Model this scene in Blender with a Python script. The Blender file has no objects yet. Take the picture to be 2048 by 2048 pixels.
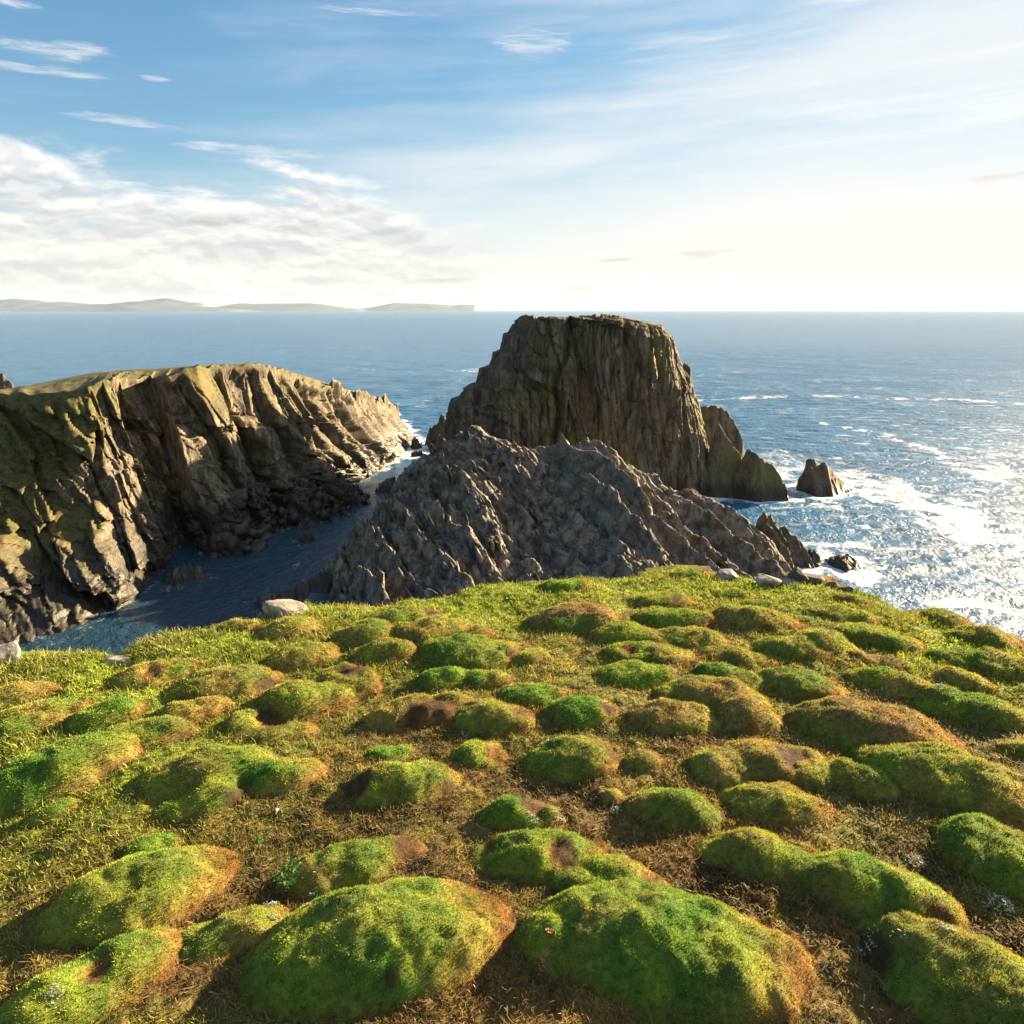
import bpy, math, random
import numpy as np
from mathutils import Vector

random.seed(7)
RNG = np.random.default_rng(7)
C = bpy.context.scene.collection
R = math.radians

# ------------------------------------------------------------------ camera model
H = 32.0                      # eye height above the sea
EYE = 1.7                     # eye height above the turf
FPX = 1500.0                  # focal length in pixels of the 2048 px photograph
PITCH = math.atan(404 / FPX)
SP, CP = math.sin(PITCH), math.cos(PITCH)
SUN_AZ, SUN_EL = R(57), R(18)

def ray(px, py):
    cx, cy = (px - 1024) / FPX, (1024 - py) / FPX
    return np.array([cx, CP + cy * SP, -SP + cy * CP])
def at_depth(px, py, D):
    """point seen at a pixel, D metres forward (along +Y) of the eye"""
    d = ray(px, py); k = D / d[1]
    return np.array([d[0] * k, D, H + d[2] * k])
def at_height(px, py, z):
    d = ray(px, py); k = (z - H) / d[2]
    return np.array([d[0] * k, d[1] * k, z])
def decl(py):
    return PITCH + math.atan((py - 1024) / FPX)

# ------------------------------------------------------------------ noise
U = np.uint32
def _h(ix, iy, iz, s):
    with np.errstate(over='ignore'):
        h = ix.astype(np.int64).astype(U) * U(374761393) + iy.astype(np.int64).astype(U) * U(668265263) + iz.astype(np.int64).astype(U) * U(2246822519) + U(s * 3266489917 % 4294967296)
        h = (h ^ (h >> U(15))) * U(2246822519)
        h = (h ^ (h >> U(13))) * U(3266489917)
        return h ^ (h >> U(16))
def h01(ix, iy, iz, s):
    return _h(ix, iy, iz, s).astype(np.float64) / 4294967295.0
def vn(x, y, z=0.0, s=1):
    x, y, z = np.broadcast_arrays(np.asarray(x, float), np.asarray(y, float), np.asarray(z, float))
    ix, iy, iz = np.floor(x), np.floor(y), np.floor(z)
    f = [x - ix, y - iy, z - iz]
    u, v, w = [t * t * t * (t * (t * 6 - 15) + 10) for t in f]
    def g(a, b, c): return h01(ix + a, iy + b, iz + c, s)
    r = 0
    for c, wc in ((0, 1 - w), (1, w)):
        if c == 1 and not np.any(w): break
        r = r + wc * ((1 - v) * ((1 - u) * g(0, 0, c) + u * g(1, 0, c)) + v * ((1 - u) * g(0, 1, c) + u * g(1, 1, c)))
    return r * 2 - 1
def fbm(x, y, z=0.0, o=4, s=1, gain=.5, lac=2.03):
    r = 0; a = 1; t = 0
    x, y, z = np.asarray(x, float), np.asarray(y, float), np.asarray(z, float)
    for i in range(o):
        r = r + a * vn(x, y, z, s + i * 17); t += a; a *= gain
        x = x * lac + 13.7; y = y * lac + 7.3; z = z * lac
    return r / t
def ridged(x, y, z=0.0, o=4, s=1):
    r = 0; a = 1; t = 0
    x, y, z = np.asarray(x, float), np.asarray(y, float), np.asarray(z, float)
    for i in range(o):
        r = r + a * (1 - 2 * np.abs(vn(x, y, z, s + i * 31))); t += a; a *= .5
        x = x * 2.07 + 3.1; y = y * 2.07 + 9.2; z = z * 2.07
    return r / t
def facet(x, y, z, s=1, tilt=.6, flat=False):
    """cells, each a tilted plane with its own level: broken, blocky rock. returns level, crack distance, cell value"""
    x, y, z = np.broadcast_arrays(np.asarray(x, float), np.asarray(y, float), np.asarray(z, float))
    ix, iy, iz = np.floor(x), np.floor(y), np.floor(z)
    b1 = np.full(x.shape, 9.); b2 = np.full(x.shape, 9.); val = np.zeros(x.shape); hid = np.zeros(x.shape)
    for a in (-1, 0, 1):
        for b in (-1, 0, 1):
            for c in ((0,) if flat else (-1, 0, 1)):
                jx, jy, jz = ix + a, iy + b, iz + c
                dx = x - (jx + .1 + .8 * h01(jx, jy, jz, s)); dy = y - (jy + .1 + .8 * h01(jx, jy, jz, s + 1))
                dz = 0 if flat else z - (jz + .1 + .8 * h01(jx, jy, jz, s + 2))
                d = dx * dx + dy * dy + dz * dz if not flat else dx * dx + dy * dy
                near = d < b1
                b2 = np.where(near, b1, np.minimum(b2, d))
                lv = h01(jx, jy, jz, s + 3)
                pl = lv + tilt * ((h01(jx, jy, jz, s + 4) - .5) * dx + (h01(jx, jy, jz, s + 5) - .5) * dy + (0 if flat else (h01(jx, jy, jz, s + 6) - .5) * dz))
                val = np.where(near, pl, val); hid = np.where(near, lv, hid)
                b1 = np.where(near, d, b1)
    return val, np.sqrt(b2) - np.sqrt(b1), hid
def sstep(a, b, x):
    t = np.clip((np.asarray(x, float) - a) / (b - a), 0, 1)
    return t * t * (3 - 2 * t)
def mix(a, b, t):
    t = np.asarray(t)[..., None]
    return a * (1 - t) + b * t

# ------------------------------------------------------------------ mesh helpers
def link(o, parent=None):
    C.objects.link(o)
    if parent is not None: o.parent = parent
    return o
def mesh_np(name, V, F, mat, col=None, parent=None, smooth=True):
    """V (n,3); F list of (m,k) index arrays"""
    me = bpy.data.meshes.new(name)
    V = np.asarray(V, np.float32)
    me.vertices.add(len(V)); me.vertices.foreach_set('co', V.ravel())
    F = [np.asarray(f, np.int32) for f in F if len(f)]
    idx = np.concatenate([f.ravel() for f in F])
    cnt = np.concatenate([np.full(len(f), f.shape[1], np.int32) for f in F])
    st = np.concatenate([[0], np.cumsum(cnt)[:-1]]).astype(np.int32)
    me.loops.add(len(idx)); me.loops.foreach_set('vertex_index', idx)
    me.polygons.add(len(cnt)); me.polygons.foreach_set('loop_start', st); me.polygons.foreach_set('loop_total', cnt)
    if smooth: me.polygons.foreach_set('use_smooth', np.ones(len(cnt), bool))
    me.update(calc_edges=True); me.validate()
    if col is not None:
        a = me.color_attributes.new('Col', 'FLOAT_COLOR', 'POINT')
        c = np.ones((len(V), 4), np.float32); c[:, :col.shape[1]] = col
        a.data.foreach_set('color', c.ravel())
    me.materials.append(mat)
    return link(bpy.data.objects.new(name, me), parent)
def grid_faces(n, m, keep=None, wrap=False):
    i = np.arange(n * m).reshape(n, m)
    if wrap: i = np.concatenate([i, i[:, :1]], 1)
    q = np.stack([i[:-1, :-1], i[:-1, 1:], i[1:, 1:], i[1:, :-1]], -1).reshape(-1, 4)
    if keep is not None: q = q[keep[q].any(1)]
    return q
def compact(V, F, *more):
    used = np.unique(F); m = np.full(len(V), -1); m[used] = np.arange(len(used))
    return (V[used], m[F]) + tuple(a[used] for a in more)
def tag(o, label=None, cat=None, group=None, kind=None):
    if label: o['label'] = label
    if cat: o['category'] = cat
    if group: o['group'] = group
    if kind: o['kind'] = kind
    return o

# ------------------------------------------------------------------ materials
class NT:
    def __init__(s, tree): s.t = tree; s.n = tree.nodes; s.l = tree.links
    def put(s, sock, v):
        if isinstance(v, bpy.types.NodeSocket): s.l.new(v, sock)
        elif v is not None: sock.default_value = v
    def node(s, typ, ins=None, **kw):
        n = s.n.new(typ)
        for k, v in kw.items(): setattr(n, k, v)
        for k, v in (ins or {}).items(): s.put(n.inputs[k], v)
        return n
    def m(s, op, a, b=None, c=None, clamp=False):
        n = s.n.new('ShaderNodeMath'); n.operation = op; n.use_clamp = clamp
        s.put(n.inputs[0], a); s.put(n.inputs[1], b); s.put(n.inputs[2], c)
        return n.outputs[0]
    def step(s, x, a, b, lo=0., hi=1.):
        n = s.node('ShaderNodeMapRange', {0: x, 1: a, 2: b, 3: lo, 4: hi}, interpolation_type='SMOOTHSTEP'); return n.outputs[0]
    def mixc(s, f, a, b, blend='MIX'):
        n = s.n.new('ShaderNodeMix'); n.data_type = 'RGBA'; n.blend_type = blend
        s.put(n.inputs[0], f); s.put(n.inputs[6], a); s.put(n.inputs[7], b)
        return n.outputs[2]
    def noise(s, vec, scale, detail=5, rough=.55, dist=0., dim='3D', color=False):
        n = s.node('ShaderNodeTexNoise', {'Vector': vec, 'Scale': scale, 'Detail': detail, 'Roughness': rough, 'Distortion': dist}, noise_dimensions=dim)
        return n.outputs[1 if color else 0]
    def mapping(s, vec, scale=(1, 1, 1), rot=(0, 0, 0), loc=(0, 0, 0)):
        return s.node('ShaderNodeMapping', {'Vector': vec, 'Location': loc, 'Rotation': rot, 'Scale': scale}).outputs[0]
def new_mat(name):
    m = bpy.data.materials.new(name); m.use_nodes = True
    m.node_tree.nodes.clear()
    T = NT(m.node_tree)
    out = T.node('ShaderNodeOutputMaterial')
    return m, T, out
def rgb(*c): return (c[0], c[1], c[2], 1)

def rock_mat(name, c1, c2, c3, lichen=.0, grass=0., stretch=(1, 1, .35), wet=2.2, bump=.5, grain=1.):
    m, T, out = new_mat(name)
    geo = T.node('ShaderNodeNewGeometry'); pos, nor = geo.outputs['Position'], geo.outputs['Normal']
    sp = T.mapping(pos, stretch)
    nb = T.noise(pos, .12, 4, .6)
    nm = T.noise(sp, .9, 8, .62, .4)
    nf = T.noise(sp, 5. * grain, 8, .68)
    col = T.mixc(T.step(nm, .38, .64), c1, c2)
    col = T.mixc(T.m('MULTIPLY', T.step(nb, .48, .66), .75), col, c3)
    vr = T.node('ShaderNodeTexVoronoi', {'Vector': T.mapping(T.node('ShaderNodeVectorMath', {0: sp, 1: T.noise(pos, 1.3, 3, color=True)}, operation='ADD').outputs[0], (1, 1, 1)), 'Scale': .8}, feature='DISTANCE_TO_EDGE').outputs[0]
    crack = T.step(vr, .0, .05)
    col = T.mixc(T.m('MULTIPLY', T.m('SUBTRACT', 1., crack), .45), col, rgb(.03, .026, .022))
    col = T.mixc(.9, col, T.node('ShaderNodeMapRange', {0: nf, 1: .25, 2: .75, 3: .28, 4: 1.75}).outputs[0], 'MULTIPLY')
    if lichen:
        l1 = T.m('MULTIPLY', T.step(T.noise(T.mapping(pos, (1, 1, .55), loc=(5, 3, 1)), .11, 6, .62), .515, .64), lichen)
        col = T.mixc(l1, col, T.mixc(T.step(nf, .35, .7), rgb(.11, .098, .031), rgb(.19, .162, .064)))
    z = T.node('ShaderNodeSeparateXYZ', {0: pos}).outputs[2]
    wl = T.m('ADD', z, T.m('MULTIPLY', T.m('SUBTRACT', nm, .5), 3.2))
    wetm = T.step(wl, wet * .35, wet, 1., 0.)
    col = T.mixc(T.m('MULTIPLY', wetm, .92), col, T.mixc(T.step(nf, .4, .7), rgb(.016, .015, .012), rgb(.05, .04, .022)))
    rough = T.node('ShaderNodeMapRange', {0: wetm, 1: 0., 2: 1., 3: .82, 4: .45}).outputs[0]
    if grass:
        nz = T.node('ShaderNodeSeparateXYZ', {0: nor}).outputs[2]
        at = T.node('ShaderNodeAttribute', attribute_name='Col').outputs[0]
        g0 = T.node('ShaderNodeSeparateColor', {0: at}).outputs[0]
        gm = T.step(T.m('ADD', T.m('ADD', T.m('MULTIPLY', nz, .62), T.m('MULTIPLY', g0, 1.15)), T.m('MULTIPLY', T.m('SUBTRACT', nm, .5), 1.1)), .80, 1.0)
        gm = T.m('MULTIPLY', gm, T.m('SUBTRACT', 1., wetm))
        ng = T.noise(pos, 1.9, 9, .7)
        gc = T.mixc(T.step(ng, .35, .65), rgb(.032, .036, .009), rgb(.115, .10, .027))
        gc = T.mixc(T.m('MULTIPLY', T.step(nb, .5, .65), .6), gc, rgb(.15, .10, .035))
        col = T.mixc(gm, col, gc)
    hb = T.m('ADD', T.m('MULTIPLY', nm, .6), T.m('ADD', T.m('MULTIPLY', nf, .22), T.m('MULTIPLY', crack, .10)))
    bmp = T.node('ShaderNodeBump', {'Strength': bump, 'Distance': .9, 'Height': hb})
    b = T.node('ShaderNodeBsdfPrincipled', {'Base Color': col, 'Roughness': rough, 'Normal': bmp.outputs[0], 'Specular IOR Level': .35})
    T.l.new(b.outputs[0], out.inputs[0])
    return m

MAT_STACK = rock_mat('stack_rock', rgb(.06, .049, .034), rgb(.175, .136, .088), rgb(.11, .078, .04), lichen=1., stretch=(1, 1, .13), wet=4.0, bump=.8)
MAT_RIDGE = rock_mat('ridge_rock', rgb(.075, .063, .049), rgb(.27, .228, .172), rgb(.13, .11, .085), lichen=.3, stretch=(1, .6, .6), wet=2.0, bump=.6, grain=1.6)
MAT_CLIFF = rock_mat('cliff_rock', rgb(.055, .043, .029), rgb(.20, .16, .105), rgb(.05, .04, .026), grass=1, stretch=(1, 1, .45), wet=8.0, bump=.32)
MAT_SKERRY = rock_mat('skerry_rock', rgb(.05, .042, .031), rgb(.13, .104, .072), rgb(.11, .085, .05), stretch=(1, 1, .5), wet=1.6, bump=.6)

MAT_BLOCK = rock_mat('fallen_rock', rgb(.03, .026, .02), rgb(.10, .082, .058), rgb(.06, .048, .03), wet=5.0, bump=.12)

def boulder_mat(name, c1, c2):
    m, T, out = new_mat(name)
    pos = T.node('ShaderNodeNewGeometry').outputs['Position']
    n1, n2 = T.noise(pos, 14, 6, .6), T.noise(pos, 70, 6, .7)
    col = T.mixc(T.step(n1, .4, .62), c1, c2)
    col = T.mixc(T.m('MULTIPLY', T.step(n2, .55, .7), .5), col, rgb(.07, .06, .045))
    bmp = T.node('ShaderNodeBump', {'Strength': .5, 'Distance': .02, 'Height': T.m('ADD', n1, T.m('MULTIPLY', n2, .3))})
    b = T.node('ShaderNodeBsdfPrincipled', {'Base Color': col, 'Roughness': .85, 'Normal': bmp.outputs[0]})
    T.l.new(b.outputs[0], out.inputs[0])
    return m
MAT_PALE = boulder_mat('pale_boulder', rgb(.17, .155, .125), rgb(.36, .33, .275))
MAT_GREYB = boulder_mat('grey_boulder', rgb(.13, .12, .11), rgb(.27, .255, .235))
MAT_DARKB = boulder_mat('dark_boulder', rgb(.045, .04, .035), rgb(.10, .085, .07))

def leaf_mat(name, trans=.35, rough=.6, jitter=True):
    m, T, out = new_mat(name)
    at = T.node('ShaderNodeAttribute', attribute_name='Col').outputs[0]
    d = T.node('ShaderNodeBsdfPrincipled', {'Base Color': at, 'Roughness': rough, 'Specular IOR Level': .25})
    t = T.node('ShaderNodeBsdfTranslucent', {'Color': T.mixc(1., at, rgb(1.25, 1.15, .6), 'MULTIPLY')})
    x = T.node('ShaderNodeMixShader', {0: trans, 1: d.outputs[0], 2: t.outputs[0]})
    T.l.new(x.outputs[0], out.inputs[0])
    return m
MAT_LEAF = leaf_mat('turf_leaves', .27)
MAT_STRAW = leaf_mat('dry_straw', .25, .7)
def soil_mat(name):
    m, T, out = new_mat(name)
    at = T.node('ShaderNodeAttribute', attribute_name='Col').outputs[0]
    pos = T.node('ShaderNodeNewGeometry').outputs['Position']
    n1, n2 = T.noise(pos, 45, 6, .65), T.noise(pos, 160, 5, .7)
    col = T.mixc(1., at, T.node('ShaderNodeMapRange', {0: n1, 1: .28, 2: .72, 3: .45, 4: 1.5}).outputs[0], 'MULTIPLY')
    bmp = T.node('ShaderNodeBump', {'Strength': .8, 'Distance': .012, 'Height': T.m('ADD', n1, T.m('MULTIPLY', n2, .5))})
    b = T.node('ShaderNodeBsdfPrincipled', {'Base Color': col, 'Roughness': .9, 'Normal': bmp.outputs[0], 'Specular IOR Level': .2})
    T.l.new(b.outputs[0], out.inputs[0])
    return m
MAT_SOIL = soil_mat('turf_soil')

# ------------------------------------------------------------------ blades
def blades(P, N, L, W, lean, col, seed=3, wind=(-.15, -.05), bend=.35):
    """leaf blades: base pair, middle pair, tip. returns V, F, col"""
    g = np.random.default_rng(seed); n = len(P)
    r = g.normal(size=(n, 3)); r -= (r * N).sum(1, keepdims=True) * N
    r /= np.linalg.norm(r, axis=1, keepdims=True) + 1e-9
    d = N + r * (lean * g.random((n, 1)) ** .7) + np.array([wind[0], wind[1], 0])
    d /= np.linalg.norm(d, axis=1, keepdims=True)
    s = np.cross(d, g.normal(size=(n, 3))); s /= np.linalg.norm(s, axis=1, keepdims=True) + 1e-9
    L = L[:, None]; W = W[:, None]
    mid = P + d * L * .55
    tip = mid + (d * (1 - bend) + r * bend - np.array([0, 0, .25 * bend])) * L * .5
    V = np.stack([P - s * W * .5, P + s * W * .5, mid + s * W * .42, mid - s * W * .42, tip], 1).reshape(-1, 3)
    b = np.arange(n)[:, None] * 5
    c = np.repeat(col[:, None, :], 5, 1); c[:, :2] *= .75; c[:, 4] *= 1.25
    return V, [b + np.array([0, 1, 2, 3]), b + np.array([3, 2, 4])], c.reshape(-1, col.shape[1])
def tris(P, N, L, W, lean, col, seed=3):
    """tiny cushion needles: single triangles"""
    g = np.random.default_rng(seed); n = len(P)
    d = N + g.normal(size=(n, 3)) * lean
    d /= np.linalg.norm(d, axis=1, keepdims=True)
    s = np.cross(d, g.normal(size=(n, 3))); s /= np.linalg.norm(s, axis=1, keepdims=True) + 1e-9
    L = L[:, None]; W = W[:, None]
    V = np.stack([P - s * W * .5, P + s * W * .5, P + d * L], 1).reshape(-1, 3)
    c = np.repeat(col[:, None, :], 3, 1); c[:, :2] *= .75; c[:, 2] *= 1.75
    return V, [np.arange(n * 3).reshape(-1, 3)], c.reshape(-1, col.shape[1])
def scatter(V, F, density, g):
    """random points on quads F of V; density per m2 at each face"""
    a, b, c, d = (V[F[:, k]] for k in range(4))
    nr = np.cross(c - a, d - b); ar = np.linalg.norm(nr, axis=1) * .5
    nr /= np.linalg.norm(nr, axis=1, keepdims=True) + 1e-12
    nr *= np.sign(nr[:, 2:3] + 1e-9)
    cnt = g.poisson(ar * density)
    f = np.repeat(np.arange(len(F)), cnt)
    u, v = g.random((len(f), 1)), g.random((len(f), 1))
    P = a[f] * (1 - u) * (1 - v) + b[f] * u * (1 - v) + c[f] * u * v + d[f] * (1 - u) * v
    return P, nr[f], f

# ------------------------------------------------------------------ sky
def build_world():
    w = bpy.data.worlds.new('World'); bpy.context.scene.world = w
    w.use_nodes = True; w.node_tree.nodes.clear(); T = NT(w.node_tree)
    out = T.node('ShaderNodeOutputWorld')
    sky = T.node('ShaderNodeTexSky', sky_type='NISHITA', sun_disc=False, sun_elevation=SUN_EL, sun_rotation=SUN_AZ, altitude=30, air_density=1.0, dust_density=0.15, ozone_density=2.0)
    v = T.node('ShaderNodeTexCoord').outputs['Generated']
    x, y, z = T.node('ShaderNodeSeparateXYZ', {0: v}).outputs[:]
    K = 180 / math.pi
    az = T.m('MULTIPLY', T.m('ARCTAN2', x, y), K)
    el = T.m('MULTIPLY', T.m('ARCSINE', z), K)
    def vec(a, b, c=0.): return T.node('ShaderNodeCombineXYZ', {0: a, 1: b, 2: c}).outputs[0]
    S = .05; W = .19
    def cc(*c): return rgb(c[0] * W, c[1] * W, c[2] * W)
    base = T.mixc(1., sky.outputs[0], rgb(S * .66, S * .82, S * .95), 'MULTIPLY')
    base = T.node('ShaderNodeHueSaturation', {'Saturation': 1.12, 'Color': base}).outputs[0]
    base = T.node('ShaderNodeVectorMath', {0: base, 1: T.node('ShaderNodeVectorMath', {0: T.node('ShaderNodeVectorMath', {0: base, 1: (3.4, 3.2, 3.0)}, operation='MULTIPLY').outputs[0], 1: (1, 1, 1)}, operation='ADD').outputs[0]}, operation='DIVIDE').outputs[0]
    sunside = T.step(az, -32., 40.)
    # cloud colours
    white = cc(.94, .93, .91); warm = cc(1.15, 1.03, .86); grey = cc(.62, .63, .66)
    # 1. high thin veil, streaked and slightly tilted, thicker towards the sun
    tilt = T.m('ADD', el, T.m('MULTIPLY', az, -.05))
    n1 = T.noise(vec(T.m('MULTIPLY', az, .030), T.m('MULTIPLY', tilt, .17), 3.), 1., 9, .60, .25)
    n1b = T.noise(vec(T.m('MULTIPLY', az, .045), T.m('MULTIPLY', tilt, .55), 9.), 1., 9, .62, .2)
    cover = T.m('ADD', T.m('MULTIPLY', sunside, .44), T.step(el, 26., 6., -.02, .19))
    veil = T.step(T.m('ADD', T.m('ADD', T.m('MULTIPLY', n1, .75), T.m('MULTIPLY', n1b, .35)), cover), .66, 1.15)
    veil = T.m('MULTIPLY', veil, .8)
    col = T.mixc(veil, base, white)
    n5 = T.noise(vec(T.m('MULTIPLY', az, .055), T.m('MULTIPLY', tilt, .75), 14.), 1., 9, .62, .35)
    col = T.mixc(T.m('MULTIPLY', T.m('MULTIPLY', T.step(n5, .50, .68), T.step(az, -6., 22.)), T.m('MULTIPLY', T.step(el, 4., 9.), .55)), col, cc(1., .99, .97))
    # 2. warm whitening of the low air
    low = T.step(el, 10.5, 0.2)
    low = T.m('MULTIPLY', low, T.m('ADD', .62, T.m('MULTIPLY', sunside, .50)), clamp=True)
    col = T.mixc(low, col, T.mixc(sunside, cc(.93, .905, .865), cc(1.02, .95, .82)))
    def patches(lst, noise, soft=3.2, slope=.05):
        r_ = None
        for px, py, w_, h_ in lst:
            d_ = ray(px, py); a0 = math.degrees(math.atan2(d_[0], d_[1])); e0 = math.degrees(math.atan2(d_[2], math.hypot(d_[0], d_[1])))
            k_ = 57.3 / FPX / math.hypot((px - 1024) / FPX, math.hypot(1, (1024 - py) / FPX))
            da = T.m('DIVIDE', T.m('SUBTRACT', az, a0), w_ * k_); de = T.m('DIVIDE', T.m('SUBTRACT', el, T.m('ADD', e0, T.m('MULTIPLY', T.m('SUBTRACT', az, a0), slope))), h_ * k_)
            q = T.m('ADD', T.m('MULTIPLY', da, da), T.m('MULTIPLY', de, de))
            s_ = T.step(T.m('ADD', q, T.m('MULTIPLY', T.m('SUBTRACT', noise, .5), soft)), 1.3, -.7)
            r_ = s_ if r_ is None else T.m('MAXIMUM', r_, s_)
        return r_
    # 3. wisps
    n2 = T.noise(vec(T.m('MULTIPLY', az, .28), T.m('MULTIPLY', el, 2.6), 5.), 1., 9, .68, .6)
    wis = patches([(70, 95, 130, 16), (150, 92, 60, 9), (20, 132, 70, 9), (150, 146, 62, 10), (20, 5, 60, 7), (245, 241, 95, 9), (310, 158, 30, 5), (500, 300, 160, 10), (760, 25, 120, 7), (1060, 84, 90, 24)], n2, 5.5, -.02)
    col = T.mixc(T.m('MULTIPLY', wis, .62), col, white)
    # 4. the broad, layered bank of cloud low on the left
    wob = T.m('MULTIPLY', T.m('SUBTRACT', T.noise(vec(T.m('MULTIPLY', az, .07), T.m('MULTIPLY', el, .2), 4.), 1., 4, .5), .5), 3.)
    elw = T.m('ADD', el, wob)
    def lay(sa, se, w, da=0., de=0., det=10, ro=.58): return T.noise(vec(T.m('ADD', T.m('MULTIPLY', az, sa), da), T.m('ADD', T.m('MULTIPLY', elw, se), de), w), 1., det, ro, .15)
    n3 = lay(.09, .40, 1.7); n3d = lay(.09, .40, 1.7, .03, .22)
    def puff(da, de):
        q = T.node('ShaderNodeVectorMath', {0: vec(T.m('ADD', T.m('MULTIPLY', az, .30), da), T.m('ADD', T.m('MULTIPLY', elw, .62), de), 6.3), 1: T.node('ShaderNodeVectorMath', {0: T.noise(vec(T.m('MULTIPLY', az, .5), T.m('MULTIPLY', el, .9), 2.), 1., 4, .6, color=True), 1: (.7, .7, 0)}, operation='MULTIPLY').outputs[0]}, operation='ADD').outputs[0]
        vo = T.node('ShaderNodeTexVoronoi', {'Vector': q, 'Scale': 1., 'Detail': 2., 'Roughness': .5}, feature='F1')
        return T.m('SUBTRACT', 1., T.m('MULTIPLY', vo.outputs[0], .9))
    n3f = lay(.24, .95, 6.3, 0, 0, 8, .6); n3p = puff(0., 0.); n3g = puff(.05, .20)
    top = T.m('MINIMUM', T.node('ShaderNodeMapRange', {0: az, 1: -36., 2: -14., 3: 12.9, 4: 9.6}).outputs[0], T.node('ShaderNodeMapRange', {0: az, 1: -15., 2: -5., 3: 10.2, 4: 5.6}).outputs[0])
    dt = T.m('SUBTRACT', T.m('ADD', top, T.m('ADD', T.m('MULTIPLY', T.m('SUBTRACT', n3, .5), 5.5), T.m('MULTIPLY', T.m('SUBTRACT', n3f, .5), 3.))), el)
    bank = T.m('MULTIPLY', T.step(dt, -.35, 1.3), T.step(T.m('ADD', az, T.m('MULTIPLY', T.m('SUBTRACT', n3f, .5), 9.)), 2., -9.))
    hole = T.step(T.m('ADD', T.m('ADD', T.m('MULTIPLY', n3, .6), T.m('MULTIPLY', n3f, .4)), T.step(el, 11., 3., -.02, .10)), .42, .56)
    bank = T.m('MULTIPLY', bank, T.m('MULTIPLY', hole, .96))
    lit = T.m('ADD', T.m('MULTIPLY', T.step(T.m('SUBTRACT', n3, n3d), -.09, .11), .55), T.m('MULTIPLY', T.step(T.m('SUBTRACT', n3p, n3g), -.16, .16), .45))
    lit = T.m('MAXIMUM', lit, T.step(dt, 1.6, .3, 0., .95))
    bc = T.mixc(lit, T.mixc(T.step(el, 10., 3.), cc(.58, .63, .70), cc(.69, .68, .67)), T.mixc(T.step(el, 10., 3.), cc(1.10, 1.08, 1.05), cc(1.02, .97, .90)))
    col = T.mixc(bank, col, bc)
    # 5. small grey strips of cloud
    n4 = T.noise(vec(T.m('MULTIPLY', az, .5), T.m('MULTIPLY', el, 2.2), 2.), 1., 7, .6, .5)
    strips = patches([(590, 457, 95, 15), (430, 442, 78, 15), (778, 466, 66, 8), (1420, 506, 75, 9), (1990, 354, 85, 7), (1160, 578, 62, 8), (880, 562, 85, 6), (1240, 520, 60, 5)], n4)
    col = T.mixc(T.m('MULTIPLY', strips, .75), col, T.mixc(sunside, cc(.50, .50, .52), cc(.86, .70, .56)))
    bg = T.node('ShaderNodeBackground', {0: col, 1: 1.})
    T.l.new(bg.outputs[0], out.inputs[0])
build_world()

sun = bpy.data.lights.new('sun', 'SUN'); sun.energy = 5.0; sun.angle = R(.5); sun.color = (1., .77, .47)
so = link(bpy.data.objects.new('sun', sun))
so.rotation_euler = Vector((math.sin(SUN_AZ) * math.cos(SUN_EL), math.cos(SUN_AZ) * math.cos(SUN_EL), math.sin(SUN_EL))).to_track_quat('Z', 'Y').to_euler()
so.location = (60, 40, 60)

# ------------------------------------------------------------------ near ground
Z0 = H - EYE
EDGE_PX = [(0, 1296), (60, 1300), (120, 1302), (230, 1305), (300, 1262), (380, 1248), (440, 1246), (520, 1222), (620, 1202), (700, 1200), (780, 1196), (880, 1180), (980, 1168), (1080, 1156), (1180, 1136), (1260, 1128), (1350, 1124), (1450, 1134), (1540, 1144), (1620, 1152), (1700, 1158), (1760, 1176), (1800, 1200), (1870, 1234), (1960, 1258), (2048, 1278)]
eth, er = [], []
for px, py in EDGE_PX:
    p = at_height(px, py + 10, Z0 - .02)
    eth.append(math.degrees(math.atan2(p[0], p[1]))); er.append(math.hypot(p[0], p[1]))
eth = [-180, -130, -100, -70, -48] + eth + [46, 60, 80, 110, 140, 180]
er = [45, 22, 13, 7, 4.6] + er + [4.6, 5.6, 9, 26, 40, 45]
def edge_r(th): return np.interp(th, eth, er) * (1 + .015 * vn(np.asarray(th) * .35, 0, 0, 5))
def ground_z(x, y):
    """the near turf, without hummocks"""
    r = np.hypot(x, y); th = np.degrees(np.arctan2(x, y)); s = r / edge_r(th)
    z = Z0 + .045 * fbm(x * 1.3, y * 1.3, 0, 3, 41) + .014 * fbm(x * 5, y * 5, 0, 3, 42)
    z = z - .035 * sstep(.93, 1.0, s) ** 1.5
    return z
STRAWC = np.array([.23, .15, .047]); OLIVE = np.array([.165, .165, .034]); PEAT = np.array([.055, .030, .015])
GREEN = np.array([.075, .17, .020]); RUST = np.array([.20, .085, .024]); GOLD = np.array([.31, .23, .06]); LIME = np.array([.235, .30, .030]); PINK = np.array([.24, .12, .075])
PATCH = []         # bare patches on the ground: x, y, r
def ground_green(x, y):
    r = np.hypot(x, y); th = np.degrees(np.arctan2(x, y)); s = r / edge_r(th)
    g = sstep(.70, .95, s + .10 * fbm(x * 1.5, y * 1.5, 0, 3, 51))
    g = np.maximum(g, sstep(-10, -30, th) * sstep(.45, .85, s + .15 * fbm(x * 1.7, y * 1.7, 0, 3, 57)))
    return g
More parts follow.
